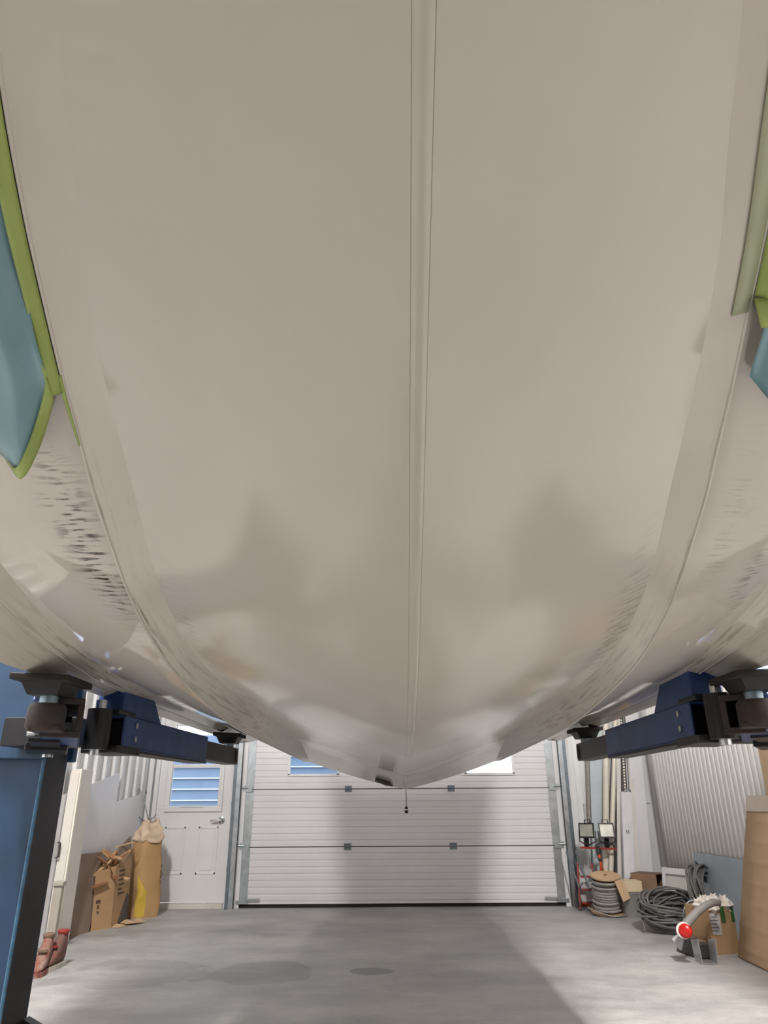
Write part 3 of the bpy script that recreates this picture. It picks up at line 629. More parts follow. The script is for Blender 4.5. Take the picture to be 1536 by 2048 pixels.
# brown board leaning on the wall
a, b_ = on_floor(108, 1883), on_floor(178, 1864); a.x += .05; b_.x += .0
c_, d_ = on_side(205, 1704, XW + .05), on_side(137, 1712, XW + .05)
MB().slab(a, b_, c_, d_, .012, (-1, 0, 0)).build('brown_board', mat('hardboard', (126, 104, 88), .7, var=.2, scale=3, rgb2=(150, 132, 118)), label='dark brown hardboard sheet leaning under the white sheets', cat='board')
# scrap carton
crt = thing('scrap_carton', (-2.48, 7.2, 0), 'tall open cardboard carton with printed lines, full of wood offcuts', 'carton')
q0, q1, q2 = on_floor(181, 1863), on_floor(223, 1856), on_floor(254, 1843); q3 = q0 + (q2 - q1)
tz = .50; sh = V((-.035, .03, 0))
tops = [q + sh + V((0, 0, z)) for q, z in ((q0, .46), (q1, .50), (q2, .62), (q3, .60))]
tk = .006
cen = (q0 + q1 + q2 + q3) / 4
for i in range(4):
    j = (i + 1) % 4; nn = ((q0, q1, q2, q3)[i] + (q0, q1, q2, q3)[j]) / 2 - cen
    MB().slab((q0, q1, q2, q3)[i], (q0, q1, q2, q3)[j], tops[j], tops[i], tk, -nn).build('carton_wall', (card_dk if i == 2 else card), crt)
fdir = (q1 - q0).normalized(); sdir = (q2 - q1).normalized(); fn = V((fdir.y, -fdir.x, 0)) * .004; sn = V((sdir.y, -sdir.x, 0)) * .004
def on_face(o, dx, L_, lean, u, z): return o + dx * (L_ * u) + lean * z
for (u0, u1, z0, z1) in ((.12, .34, .24, .27), (.2, .28, .19, .225), (.2, .29, .15, .17)):
    MB().slab(*[q0 + (q1 - q0) * u + (tops[0] - q0) * zz + fn for u, zz in ((u0, z0 * 1.9), (u1, z0 * 1.9), (u1, z1 * 1.9), (u0, z1 * 1.9))], .001).build('print_line', ink, crt)
for k in range(6):
    w = (.62, .5, .68, .48, .34, .6)[k]; zz = .88 - k * .075
    MB().slab(*[q1 + (q2 - q1) * u + (tops[1] - q1) * z_ + sn for u, z_ in ((.2, zz), (.2 + w * .7, zz), (.2 + w * .7, zz + .03), (.2, zz + .03))], .001).build('print_line', ink, crt)
MB().slab(*[q1 + (q2 - q1) * u + (tops[1] - q1) * z_ + sn for u, z_ in ((.30, .02), (.95, .02), (.98, .42), (.82, .5))], .0015).build('dark_print', mat('charcoal_print', (92, 84, 82), .85, var=.3, scale=20), crt)
# inner fold-up flap standing above the carton
MB().slab(tops[1] + V((.0, .04, -.05)), tops[2] + V((0, -.03, -.05)), tops[2] + V((-.03, -.03, .12)), tops[1] + V((-.03, .06, .14)), .005).build('carton_flap', mat('grey_card', (140, 122, 106), .85, var=.08), crt)
rnd = random.Random(3)
for k in range(26):
    base = cen + sh * .9 + V((rnd.uniform(-.10, .06), rnd.uniform(-.2, .12), .36 + rnd.uniform(0, .22)))
    dr = V((rnd.uniform(-.6, .9), rnd.uniform(-.9, .6), rnd.uniform(-.2, .6))).normalized(); Ln = rnd.uniform(.06, .17)
    MB().bar(base, base + dr * Ln, rnd.uniform(.015, .04), rnd.uniform(.006, .016), (rnd.uniform(-1, 1), rnd.uniform(-1, 1), .5)).build('wood_offcut', (wood, mat('brown_wood', (140, 98, 66), .7, var=.25, scale=14), mat('peach_wood', (198, 146, 108), .7, var=.15))[k % 3], label=('small pale wooden offcut in the pile on the scrap carton', 'small dark brown wooden offcut in the pile on the scrap carton', 'small reddish wooden offcut in the pile on the scrap carton')[k % 3], cat='offcut', group='offcuts in the scrap carton')
s0, s1 = at(187, 1752, 7.05), at(232, 1712, 7.25)
MB().bar(s0, s1, .022, .012).build('wood_stick', wood, label='long pale stick slanting across the front of the scrap carton', cat='stick')
s0, s1 = at(230, 1694, 7.3), at(268, 1684, 7.45)
MB().bar(s0, s1, .02, .01).build('wood_stick', wood, label='thin pale stick lying towards the paper sack top', cat='stick')
# paper sack
sk = thing('paper_sack', (-2.40, 7.72, 0), 'tall tan paper sack with a crumpled white top beside the door', 'sack')
b0, b1 = on_floor(247, 1842), on_floor(299, 1834)
def sack_pt(u, v):
    a = u * 2 * math.pi; z = v * .86
    cx = b0 * .5 + b1 * .5 + V((0, .14, 0)); hw = (b1 - b0).length / 2 * (1.0 - .12 * v - .25 * max(0, v - .85) / .15); hd = .12 * (1 - .25 * v - .4 * max(0, v - .85) / .15)
    ca, sa = math.cos(a), math.sin(a); dx = (b1 - b0).normalized(); dy = V((-dx.y, dx.x, 0))
    wob = 1 + .04 * math.sin(5 * a + 9 * v) * (v + .2) + .03 * math.sin(3 * a - 17 * v)
    return cx + dx * (hw * abs(ca) ** .55 * (1 if ca > 0 else -1) * wob + .01 * math.sin(7 * v)) + dy * (hd * abs(sa) ** .55 * (1 if sa > 0 else -1) * wob) + V((-.02 * v, .03 * v, z + .012 * math.sin(4 * a) * (v > .9)))
sb = MB().grid(lambda u, v: sack_pt(u, v * .80), 28, 18)
sb.build('sack_body', mat('kraft_paper', (188, 150, 104), .8, var=.12, scale=5, bump=.08, bscale=18), sk, smooth=True)
def crump(u, v):
    p = sack_pt(u, .78 + .22 * v); c0 = sack_pt(0, .8) * .5 + sack_pt(.5, .8) * .5
    r = V((p.x - c0.x, p.y - c0.y, 0)); return p + r.normalized() * (+.004 + .008 * math.sin(u * 44 + v * 6) + .008 * math.sin(u * 19 - v * 15) - .05 * max(0, v - .7)) + V((0, 0, .014 * math.sin(u * 31)))
MB().grid(crump, 56, 10).build('sack_mouth', mat('pale_kraft', (214, 190, 164), .8, var=.12, scale=9), sk, smooth=True, solid=.002)
for zz, w in ((.50, .03), (.44, .05), (.39, .05), (.33, .02)):
    pa, pb = sack_pt(.86, zz), sack_pt(.86 + w, zz); off = V((.004, -.006, 0))
    MB().slab(pa + off, pb + off, sack_pt(.86 + w, zz + .03) + off, sack_pt(.86, zz + .03) + off, .001).build('print_mark', ink, sk)
yel = MB().grid(lambda u, v: sack_pt(.56 + .16 * u, .02 + .42 * v * (1 - .4 * u)) + V((-.002, -.004, 0)), 8, 8)
yel.build('yellow_print', mat('yellow_print', (206, 172, 70), .8, var=.12, scale=9), sk, smooth=True)
# flat cardboard scraps on the floor
for (u0, v0, u1, v1, w, z, lab) in ((222, 1856, 262, 1846, .13, .004, 'flat cardboard scrap on the floor touching the carton'), (246, 1851, 284, 1846, .11, .018, 'folded cardboard scrap on the floor in front of the sack')):
    p0, p1 = on_floor(u0, v0), on_floor(u1, v1); d = (p1 - p0); n = V((-d.y, d.x, 0)).normalized() * w
    MB().grid(lambda u, v: p0 + d * u + n * (v - .5) + V((0, 0, z + .02 * math.sin(u * 5) ** 2 * v)), 8, 4).build('cardboard_scrap', card_lt, solid=.004, label=lab, cat='cardboard', group='cardboard scraps')
# cables hanging in the corner
def cable(name, pts, r, m_, label, cat='cable', group=None):
    P_ = [V(p) for p in pts]; out = []
    for i in range(len(P_) - 1):
        p0, p1, p2, p3 = P_[max(0, i - 1)], P_[i], P_[i + 1], P_[min(len(P_) - 1, i + 2)]
        for t in [j / 6 for j in range(6)]:
            out.append(.5 * ((2 * p1) + (p2 - p0) * t + (2 * p0 - 5 * p1 + 4 * p2 - p3) * t * t + (3 * p1 - p0 - 3 * p2 + p3) * t ** 3))
    out.append(P_[-1])
    return MB().tube(out, r, 7).build(name, m_, smooth=True, label=label, cat=cat, group=group)
wht_c = mat('pale_cable', (170, 172, 176), .5)
cable('hanging_cable', [at(276, 1430, 8.27), at(273, 1520, 8.27), at(273, 1565, 8.27), at(286, 1592, 8.27), at(295, 1630, 8.28), at(306, 1636, 8.3), at(313, 1628, 8.335)], .006, wht_c, 'pale cable drooping from the wall corner to the door frame')
cable('hanging_cable', [at(272, 1618, 8.25), at(280, 1636, 8.26), at(296, 1642, 8.28), at(312, 1630, 8.325)], .005, mat('grey_cord', (110, 106, 104), .8), 'short dark looped cable just above the paper sack')
MB().bar(at(287, 1588, 8.35), at(293, 1583, 8.35), .016, .016).build('cable_clip', mat('black_plastic', (52, 50, 48)), label='tiny black cable clip on the white wall beside the door', cat='clip', bevel=.004)
MB().tube([(MX0 - .062, YB - .012, .05), (MX0 - .062, YB - .012, 2.6)], .011, 8).build('conduit', mat('grey_conduit', (150, 152, 156), .5, .4), label='thin grey conduit running up beside the walk-through door', cat='conduit')
# push button station
pc = at(480, 1540, YB - .03)
cbx = thing('push_button_station', (pc.x, YB - .02, pc.z - .07), 'black push button station with three buttons beside the door track', 'switch box')
MB().box(pc.x - .022, pc.x + .022, YB - .05, YB - .002, pc.z - .075, pc.z + .075).build('housing', mat('black_plastic', (52, 50, 48)), cbx, bevel=.006)
for dz, mm in ((.04, mat('green_button', (70, 110, 90), .4)), (0, mat('grey_button', (104, 116, 110), .4)), (-.04, mat('red_button', (150, 52, 50), .4))):
    MB().lathe([(.013, 0), (.013, .008), (.008, .011)], (pc.x, YB - .05, pc.z + dz), (0, -1, 0), 14).build('button', mm, cbx, smooth=True, autosm=40)

# ------------------------------------------------------------------ right side: corner of leaning lengths
def lean(name, top, low, wpx, Yt, Yb, th, m_, label, cat, group=None, rnd_=False, bevel=0):
    pt, pl = at(*top, Yt), at(*low, Yb); d = pl - pt
    pf = pt + d * (pt.z / -d.z) ; pf.z = .004
    w = wpx / F_PX * ((pl - CAM).dot(FW))
    if rnd_: return MB().tube([pf + V((0, 0, 0)), pt], w / 2, 16).build(name, m_, smooth=True, autosm=50, label=label, cat=cat, group=group)
    x = V((w / 2, 0, 0))
    return MB().slab(pf - x, pf + x, pt + x, pt - x, th, (0, 1, 0)).build(name, m_, label=label, cat=cat, group=group, bevel=bevel)
lean('grey_board', (1192, 1440), (1204, 1740), 34, YB - .06, 8.2, .02, mat('blue_grey_board', (190, 200, 206), .45, var=.05), 'pale blue grey board leaning behind the work lights', 'board')
cream = mat('cream_pvc', (222, 214, 200), .3, var=.05, scale=4, stretch=(1, 1, .1))
lean('plastic_pipe', (1212, 1430), (1212, 1740), 13, YB - .08, 8.1, 0, cream, 'thicker cream plastic pipe leaning next to the grey board', 'pipe', 'cream pipes', True)
lean('plastic_pipe', (1231, 1440), (1222, 1740), 10, YB - .08, 8.03, 0, cream, 'thinner cream plastic pipe crossing beside the white slat', 'pipe', 'cream pipes', True)
lean('trim_slat', (1236, 1430), (1240, 1750), 9, YB - .07, 7.98, .012, mat('white_slat', (216, 212, 206), .45, var=.06), 'narrow white slat leaning between pipes and steel channel', 'slat', 'white slats')
# slotted strip
sl = thing('slotted_strip', (2.62, 8.1, 0), 'tall dark slotted metal strip leaning behind the dented steel channel', 'strip')
pt, pl = at(1244, 1430, YB - .07), at(1256, 1640, 8.05); d = pl - pt; pf = pt + d * (pt.z / -d.z)
MB().slab(pf - V((.028, 0, 0)), pf + V((.03, 0, 0)), pt + V((.03, 0, 0)), pt - V((.028, 0, 0)), .012, (0, 1, 0)).build('strip_back', mat('dark_rail', (74, 72, 70), .5, .5), sl)
for k in range(44):
    q = pf + (pt - pf) * (.30 + .68 * k / 44); qq = pf + (pt - pf) * (.30 + .68 * (k + .62) / 44); o_ = V((0, -.003, 0))
    MB().slab(q + V((-.024, -.002, 0)), q + V((-.004, -.002, 0)), qq + V((-.004, -.002, 0)), qq + V((-.024, -.002, 0)), .002, (0, -1, 0)).build('slot', mat('pale_slot', (226, 220, 208), .5), sl)
MB().slab(pf + V((.012, -.004, 0)), pf + V((.02, -.004, 0)), pt + V((.02, -.004, 0)), pt + V((.012, -.004, 0)), .003, (0, -1, 0)).build('bright_edge', alu, sl)
# steel channel with dented end
chn = thing('steel_channel', (2.62, 7.9, 0), 'pale metal channel with a dented open end leaning behind the cable spool', 'channel')
pt, pl = at(1252, 1583, 8.1), at(1259, 1755, 7.86); d = pl - pt; pf = pt + d * (pt.z / -d.z); w = .053
mch = mat('painted_steel', (200, 200, 204), .4, .2, var=.08, scale=8)
MB().slab(pf - V((w, 0, 0)), pf + V((w, 0, 0)), pt + V((w, 0, 0)), pt - V((w, 0, 0)), .006, (0, -1, 0)).build('web', mch, chn)
for sx in (-1, 1):
    o_ = V((sx * w, 0, 0)); MB().slab(pf + o_, pf + o_ + V((0, .05, 0)), pt + o_ + V((0, .05, 0)), pt + o_, .005, (-sx, 0, 0)).build('flange', mch, chn)
for k, dx in enumerate((-.034, -.008, .03)):
    q = pt + V((dx, -.004, -.012)); MB().slab(q, q + V((.022, 0, 0)), q + V((.018, -.008, .03 + .012 * (k % 2))), q + V((.004, -.008, .034)), .003, (0, -1, 0)).build('torn_lug', galv, chn)
for sx in (-.012, .008):
    q = pt + (pf - pt) * .36; MB().box(q.x + sx, q.x + sx + .006, q.y - .0085, q.y - .006, q.z - .03, q.z + .03).build('slot', mat('dark_slot', (60, 58, 56), .7), chn)
lean('trim_slat', (1256, 1460), (1276, 1755), 11, YB - .06, 7.93, .014, mat('white_slat', (216, 212, 206), .45), 'wider white slat leaning between steel channel and white board', 'slat', 'white slats')
lean('white_board', (1262, 1420), (1293, 1758), 28, YB - .06, 8.0, .02, mat('melamine', (222, 222, 226), .3, var=.03), 'broad white board leaning at the foot of the corrugated sheets', 'board')
# corrugated sheets standing along the wall
for kk, (x, Y0, Y1, lab) in enumerate(((2.93, 5.75, 8.12, 'white corrugated sheet standing nearest the wall, rearmost edge in the stack'), (2.905, 5.7, 8.03, 'white corrugated sheet in the middle of the stack'), (2.88, 5.66, 7.93, 'white corrugated sheet at the front of the stack, above the grey sheet'))):
    n = int((Y1 - Y0) / .0088)
    MB().grid(lambda u, v: (x - .008 + .015 * max(0, math.cos(u * (Y1 - Y0) / .088 * 2 * math.pi)) ** 3, Y0 + u * (Y1 - Y0), .004 + 2.7 * v), n, 1).build('corrugated_sheet', MATS['corrugated_white'], smooth=True, solid=.0015, label=lab, cat='sheet', group='corrugated sheets on the wall')
# rope
p0, p1 = at(1170, 1380, 8.3), at(1179, 1645, 8.3)
rp = thing('hanging_rope', p1, 'twisted grey rope hanging straight down to the work lights', 'rope')
for ph in (0, 2.09, 4.19):
    MB().tube([p0 + (p1 - p0) * t + V((.011 * math.cos(t * 95 + ph), .011 * math.sin(t * 95 + ph), 0)) for t in [i / 220 for i in range(221)]], .011, 6).build('strand', mat('rope_grey', (176, 168, 160), .85, var=.2, scale=60), rp, smooth=True)
# work light stand
YS = 7.95
st = thing('work_light_stand', (at(1195, 1790, YS).x, YS, 0), 'folding work light stand with a red crossbar beside the cable spool', 'light stand')
mx = at(1199, 1700, YS); zb = mx.z
MB().tube([(mx.x, YS, .12), (mx.x, YS, zb + .01)], .012, 10).build('mast', black_steel, st)
ca, cb_ = at(1161, 1695, YS), at(1233, 1698, YS)
MB().bar(ca, cb_, .018, .018).build('crossbar', red_paint, st)
for an in (.3, 2.4, 4.5):
    f0 = V((mx.x + .12 * math.cos(an), YS + .06 + .10 * math.sin(an), .012))
    MB().tube([f0, (mx.x, YS, .42)], .009, 8).build('leg', black_steel, st); MB().tube([f0 * .5 + V((mx.x, YS, .42)) * .5, (mx.x, YS, .14)], .006, 6).build('brace', black_steel, st)
def flood(u, v, rz, label):
    c = at(u, v, YS); t = thing('flood_light', (c.x, c.y, c.z - .1), label, 'flood light', 'work lights')
    R_ = Matrix.Rotation(rz, 3, 'Z') @ Matrix.Rotation(-.25, 3, 'X')
    T = lambda p: R_ @ V(p) + c
    w, h = .072, .066
    bk = MB().hexa([T((-w, 0, -h)), T((w, 0, -h)), T((w, 0, h)), T((-w, 0, h))], [T((-w * .55, .075, -h * .5)), T((w * .55, .075, -h * .5)), T((w * .55, .075, h * .6)), T((-w * .55, .075, h * .6))])
    bk.build('housing', black_steel, t, bevel=.004)
    for (a0, a1, b0_, b1_) in ((-w - .006, w + .006, h - .006, h + .006), (-w - .006, w + .006, -h - .006, -h + .006), (-w - .006, -w + .006, -h + .006, h - .006), (w - .006, w + .006, -h + .006, h - .006)):
        MB().hexa([T((a0, -.014, b0_)), T((a1, -.014, b0_)), T((a1, -.014, b1_)), T((a0, -.014, b1_))], [T((a0, .004, b0_)), T((a1, .004, b0_)), T((a1, .004, b1_)), T((a0, .004, b1_))]).build('bezel', black_steel, t)
    MB().hexa([T((-w + .006, -.006, -h + .006)), T((w - .006, -.006, -h + .006)), T((w - .006, -.006, h - .006)), T((-w + .006, -.006, h - .006))], [T((-w + .006, -.002, -h + .006)), T((w - .006, -.002, -h + .006)), T((w - .006, -.002, h - .006)), T((-w + .006, -.002, h - .006))]).build('lens', mat('dusty_lens', (170, 170, 160), .25, .2, var=.15, scale=18), t)
    MB().tube([T((-w - .012, .03, 0)), T((-w - .01, .03, -h - .03)), T((-.02, .03, -h - .065)), T((.02, .03, -h - .065)), T((w + .01, .03, -h - .03)), T((w + .012, .03, 0))], .006, 8).build('yoke', black_steel, t)
    MB().tube([T((-.02, .04, h * .7)), T((-.025, .04, h + .045)), T((.03, .04, h + .05)), T((.035, .04, h * .7))], .006, 8).build('carry_handle', black_steel, t)
    MB().box(c.x - .022, c.x + .022, YS + .03, YS + .07, zb + .009, c.z - .02).build('mount', black_steel, t)
flood(1173, 1661, -.45, 'flood light with a dusty lens nearest the overhead door')
flood(1213, 1661, -.1, 'flood light with a dusty lens nearest the leaning pipes')
# orange cord hung over the crossbar
oc = thing('extension_cord', at(1203, 1755, YS - .04), 'orange and black extension cord hanging from the light stand', 'cord')
MB().tube([at(1195, 1693, YS - .025), at(1197, 1705, YS - .03), at(1199, 1712, YS - .035)], .016, 8).build('grip', mat('black_plastic', (52, 50, 48)), oc, smooth=True)
MB().tube([at(1198, 1709, YS - .04), at(1202, 1730, YS - .04), at(1203, 1757, YS - .04)], [.014, .013, .018], 8).build('orange_loop', orange_pl, oc, smooth=True)
MB().tube([at(1199.5, 1716, YS - .045), at(1200.5, 1722, YS - .045)], .0185, 10).build('band', mat('black_plastic', (52, 50, 48)), oc, smooth=True)
cable('black_lead', [at(1190, 1694, YS + .04), at(1200, 1686, YS + .045), at(1214, 1685, YS + .05), at(1226, 1690, YS + .05), at(1230, 1710, YS + .06), at(1228, 1760, YS + .08)], .006, mat('black_plastic', (52, 50, 48)), 'black lead looping between the flood lights', 'cable')
# red step stool folded against the wall
p = on_floor(1176, 1822); ss = thing('step_stool', (p.x, p.y, 0), 'folded red step stool with grey treads behind the cable spool', 'step stool')
ex, ez = V((.11, 0, 0)), V((.0, .0, 1))
pt = p + V((.05, .13, .42))
for sx in (-1, 1): MB().bar(p + V((sx * .075, 0, .01)), pt + V((sx * .075, 0, 0)), .018, .03).build('rail', red_paint, ss)
for k in range(3):
    q = p + (pt - p) * (.22 + .27 * k)
    MB().hexa([q + V((-.068, -.06, -.02)), q + V((.068, -.06, -.02)), q + V((.068, .01, .03)), q + V((-.068, .01, .03))], [q + V((-.068, -.07, .0)), q + V((.068, -.07, .0)), q + V((.068, .0, .05)), q + V((-.068, .0, .05))]).build('tread', mat('grey_tread', (186, 184, 184), .5, .3, var=.12), ss)
    MB().bar(q + V((-.07, -.066, -.016)), q + V((.07, -.066, -.016)), .014, .014).build('tread_edge', red_paint, ss)
for sx in (-1, 1): MB().tube([p + V((sx * .05 - .02, -.01, .22)), p + V((sx * .05 - .09, .1, .54))], .009, 8).build('back_leg', galv_dark, ss)
cable('black_lead', [at(1166, 1765, 7.9), at(1157, 1780, 7.88), at(1157, 1800, 7.86), at(1163, 1822, 7.84)], .005, mat('black_plastic', (52, 50, 48)), 'thin black lead drooping beside the red step stool', 'cable')
# cable spool
sc_ = on_floor(1221, 1834) + V((.02, .12, 0)); R0 = .125
sp = thing('cable_spool', (sc_.x, sc_.y, 0), 'spool of grey cable with a tan top disc, standing by the work lights', 'spool')
ax = V((-.03, -.20, 1)).normalized()
MB().lathe([(.165, .0), (.165, .012)], sc_ + V((0, 0, .034)), ax, 32).build('bottom_flange', card, sp)
MB().lathe([(.105, .012), (.105, .31)], sc_ + V((0, 0, .034)), ax, 24).build('core', card_dk, sp)
tdisc = MB().lathe([(.014, .312), (.142, .31), (.143, .324), (.014, .326)], sc_ + V((0, 0, .034)), ax, 32).build('top_flange', card_lt, sp)
MB().lathe([(.014, .3265), (.013, .329)], sc_ + V((0, 0, .034)), ax, 12).build('spindle_hole', mat('dark_hole', (50, 42, 36), .9), tdisc)
bx = ax.cross(V((0, 1, 0))).normalized(); by = ax.cross(bx)
rn = random.Random(5); pth = []
for i in range(12 * 26):
    a = i / 26 * 2 * math.pi; h = .03 + .265 * i / (12 * 26); r = R0 + .008 * math.sin(a * .37) + .006 * math.sin(i * .11)
    pth.append(sc_ + V((0, 0, .034)) + ax * h + (bx * math.cos(a) + by * math.sin(a)) * r)
MB().tube(pth, .0125, 8).build('cable_winding', mat('spool_cable', (150, 146, 142), .45, var=.2, scale=12), sp, smooth=True)
MB().tube([sc_ + V((.19 * math.cos(a), .17 * math.sin(a), .012 + .05 * max(0, math.cos(a - 3.0)))) for a in [2.6 + 3.2 * i / 30 for i in range(31)]], .007, 8).build('loose_turn', mat('spool_cable', (150, 146, 142)), sp, smooth=True)
# grey bucket with a carton on it
bk = on_floor(1272, 1836) + V((.0, .1, 0)); bt = thing('bucket', (bk.x, bk.y, 0), 'grey plastic bucket between spool and open carton', 'bucket')
MB().lathe([(.085, 0), (.105, .20), (.108, .20), (.108, .215), (.100, .215), (.082, .012)], bk, n=28).build('bucket_body', concrete_grey, bt, smooth=True, autosm=35)
fc = thing('flap_carton', (bk.x, bk.y, .217), 'small pale carton with an open flap resting on the grey bucket', 'carton')
MB().box(bk.x - .09, bk.x + .1, bk.y - .09, bk.y + .09, .217, .31).build('carton_body', mat('cream_card', (220, 200, 168), .85, var=.06), fc)
MB().slab((bk.x - .09, bk.y - .1, .33), (bk.x - .17, bk.y - .12, .31), (bk.x - .12, bk.y - .16, .14), (bk.x - .04, bk.y - .13, .17), .004).build('carton_flap', card_lt, fc)
# open carton box
def carton(name, o, rz, sx, sy, sz, label, mats, open_dir='top', tilt=0):
    t = thing(name, (o.x, o.y, o.z), label, 'carton')
    R_ = Matrix.Rotation(rz, 3, 'Z') @ Matrix.Rotation(tilt, 3, 'X'); T = lambda p: R_ @ V(p) + o; e = .005
    def pan(nm, x0, x1, y0, y1, z0, z1, m_): MB().hexa([T((x0, y0, z0)), T((x1, y0, z0)), T((x1, y1, z0)), T((x0, y1, z0))], [T((x0, y0, z1)), T((x1, y0, z1)), T((x1, y1, z1)), T((x0, y1, z1))]).build(nm, m_, t)
    pan('carton_base', -sx, sx, -sy, sy, .001, e, mats[0])
    pan('carton_wall', -sx, sx, -sy, -sy + e, e, sz, mats[0]); pan('carton_wall', -sx, sx, sy - e, sy, e, sz, mats[1])
    pan('carton_wall', -sx, -sx + e, -sy + e, sy - e, e, sz, mats[0])
    if open_dir == 'top': pan('carton_wall', sx - e, sx, -sy + e, sy - e, e, sz, mats[1])
    else: pan('carton_top', -sx, sx, -sy, sy, sz, sz + e, mats[1])
    return t, T
o = on_floor(1300, 1834) + V((.08, .14, 0))
t, T = carton('open_carton', o, -.75, .13, .11, .36, 'brown carton lying open towards the cable heap', (mat('brown_card', (152, 122, 98), .86, var=.1), card_dk), 'side')
MB().hexa([T((.13, -.11, .02)), T((.135, -.11, .02)), T((.135, .11, .02)), T((.13, .11, .02))], [T((.21, -.115, .06)), T((.215, -.115, .06)), T((.215, .11, .06)), T((.21, .11, .06))]).build('carton_flap', card, t)
MB().hexa([T((-.05, -.08, .006)), T((.11, -.08, .006)), T((.11, .09, .006)), T((-.05, .09, .006))], [T((-.05, -.08, .16)), T((.09, -.08, .16)), T((.09, .09, .16)), T((-.05, .09, .16))]).build('folded_insert', card, t)
# white box behind the coils
p0, p1 = at(1326, 1805, 7.5), at(1364, 1800, 7.2)
wb_ = thing('cupboard_front', (p0.x, p0.y, 0), 'small white framed cupboard front leaning behind the cable heap', 'cupboard front')
a, b_ = V((p0.x, p0.y, .003)), V((p1.x + .1, p1.y, .003)); c_, d_ = b_ + V((.06, .06, .40)), a + V((.06, .06, .43))
MB().slab(a, b_, c_, d_, .02, (.6, .8, 0)).build('panel_board', mat('white_slat', (216, 212, 206)), wb_)
for (u0, u1, v0, v1) in ((0, 1, 0, .1), (0, 1, .88, 1), (0, .12, .1, .88), (.88, 1, .1, .88)):
    def qd(u, v): return a + (b_ - a) * u + (d_ - a) * v + V((-.006, -.008, 0))
    MB().slab(qd(u0, v0), qd(u1, v0), qd(u1, v1), qd(u0, v1), .008, (-.6, -.8, 0)).build('panel_frame', white_paint, wb_)
o = on_floor(1375, 1828) + V((.1, .1, 0))
carton('small_carton', o, .5, .075, .07, .30, 'small open carton standing behind the tall cable coil', (card, card_dk), 'top')
# cable heap
def loops(name, c, n, rx, ry, rz_, tiltf, r, label, m_, seed, drop=True):
    rr = random.Random(seed); t = thing(name, (c.x, c.y, 0), label, 'cable')
    for i in range(n):
        ax_ = rr.uniform(.72, 1.06) * rx; ay = rr.uniform(.7, 1.05) * ry; off = V((rr.uniform(-.05, .05), rr.uniform(-.05, .05), rr.uniform(0, rz_)))
        M_ = tiltf(rr); pts = []; ph = rr.uniform(0, 6)
        for k in range(36):
            a = 2 * math.pi * k / 36
            q = M_ @ V((ax_ * math.cos(a) + .012 * math.sin(3 * a + ph), ay * math.sin(a) + .012 * math.cos(2 * a + ph), .012 * math.sin(2 * a + ph))) + c + off
            q.z = max(q.z, r + .001 + .010 * (i % 3)); pts.append(q)
        MB().tube(pts, r, 7, closed=True).build('cable_loop', m_, t, smooth=True)
    return t
hp = on_floor(1356, 1864) + V((.02, .06, 0))
def tf1(rr): return Matrix.Rotation(.35 + rr.uniform(-.2, .2), 3, 'Z') @ Matrix.Rotation(rr.uniform(.1, .5), 3, 'X') @ Matrix.Rotation(rr.uniform(-.35, .15), 3, 'Y')
loops('cable_heap', hp + V((0, 0, .10)), 36, .28, .25, .10, tf1, .0095, 'broad heap of looped grey cable lying on the floor', grey_cable, 11)
tcx = on_floor(1412, 1868) + V((.14, .14, 0))
def tf2(rr): return Matrix.Rotation(.55 + rr.uniform(-.12, .12), 3, 'Z') @ Matrix.Rotation(1.28 + rr.uniform(-.12, .1), 3, 'X')
loops('cable_coil', tcx + V((0, 0, .235)), 30, .165, .26, .04, tf2, .0095, 'upright coil of grey cable leaning against the grey sheet', grey_cable, 12)
cable('loose_cable', [on_floor(1290, 1862, .02), at(1283, 1830, 6.85), at(1280, 1812, 6.95), at(1288, 1806, 6.9), at(1305, 1822, 6.75), on_floor(1322, 1850, .05)], .009, grey_cable, 'single grey cable loop standing at the side of the open carton')
cable('pale_cable', [on_floor(1372, 1868, .05), at(1367, 1828, 6.15), at(1375, 1806, 6.15), at(1388, 1801, 6.15), at(1402, 1806, 6.15)], .006, mat('pale_cable', (170, 172, 176)), 'thin pale cable arching over the dark cable heap')
# curved grey handle with red lens, black box
hh = thing('trailer_lamp', on_floor(1362, 1900), 'curved grey plastic tool with a round red lens lying on the cable heap', 'tool')
YH = 5.66
MB().tube([at(1360, 1866, YH - .05), at(1375, 1845, YH), at(1392, 1826, YH + .03), at(1410, 1812, YH + .06), at(1428, 1804, YH + .08), at(1440, 1806, YH + .08)], [.034, .030, .027, .025, .025, .022], 12).build('curved_handle', concrete_grey, hh, smooth=True)
c = at(1371, 1862, YH - .13); dn = V((-.45, -.85, .25)).normalized()
MB().lathe([(.045, -.03), (.052, -.012), (.048, 0)], c + V((-.012, 0, .004)), dn, 20).build('lens_rim', paper_w, hh, smooth=True, autosm=40)
MB().lathe([(.046, 0), (.044, .012), (.028, .02), (.005, .023)], c, dn, 20).build('red_lens', mat('red_lens', (196, 34, 34), .2, var=.15, scale=30), hh, smooth=True)
a, b_ = on_floor(1346, 1888, .06), on_floor(1366, 1900, .03)
MB().prism([at(1345, 1880, 5.7), at(1358, 1870, 5.7), at(1368, 1880, 5.7), at(1364, 1902, 5.7), at(1358, 1899, 5.7)], (.01, .05, 0)).build('mount_plate', mat('pale_plastic', (196, 196, 200), .4), hh, bevel=.004)
p0 = on_floor(1352, 1903); p1 = on_floor(1400, 1920)
bb = thing('black_box', ((p0.x + p1.x) / 2, (p0.y + p1.y) / 2, 0), 'black box with a chamfered end lying behind the short steel channel', 'box')
d = (p1 - p0); n = V((-d.y, d.x, 0)).normalized() * .11; n = n if n.y > 0 else -n
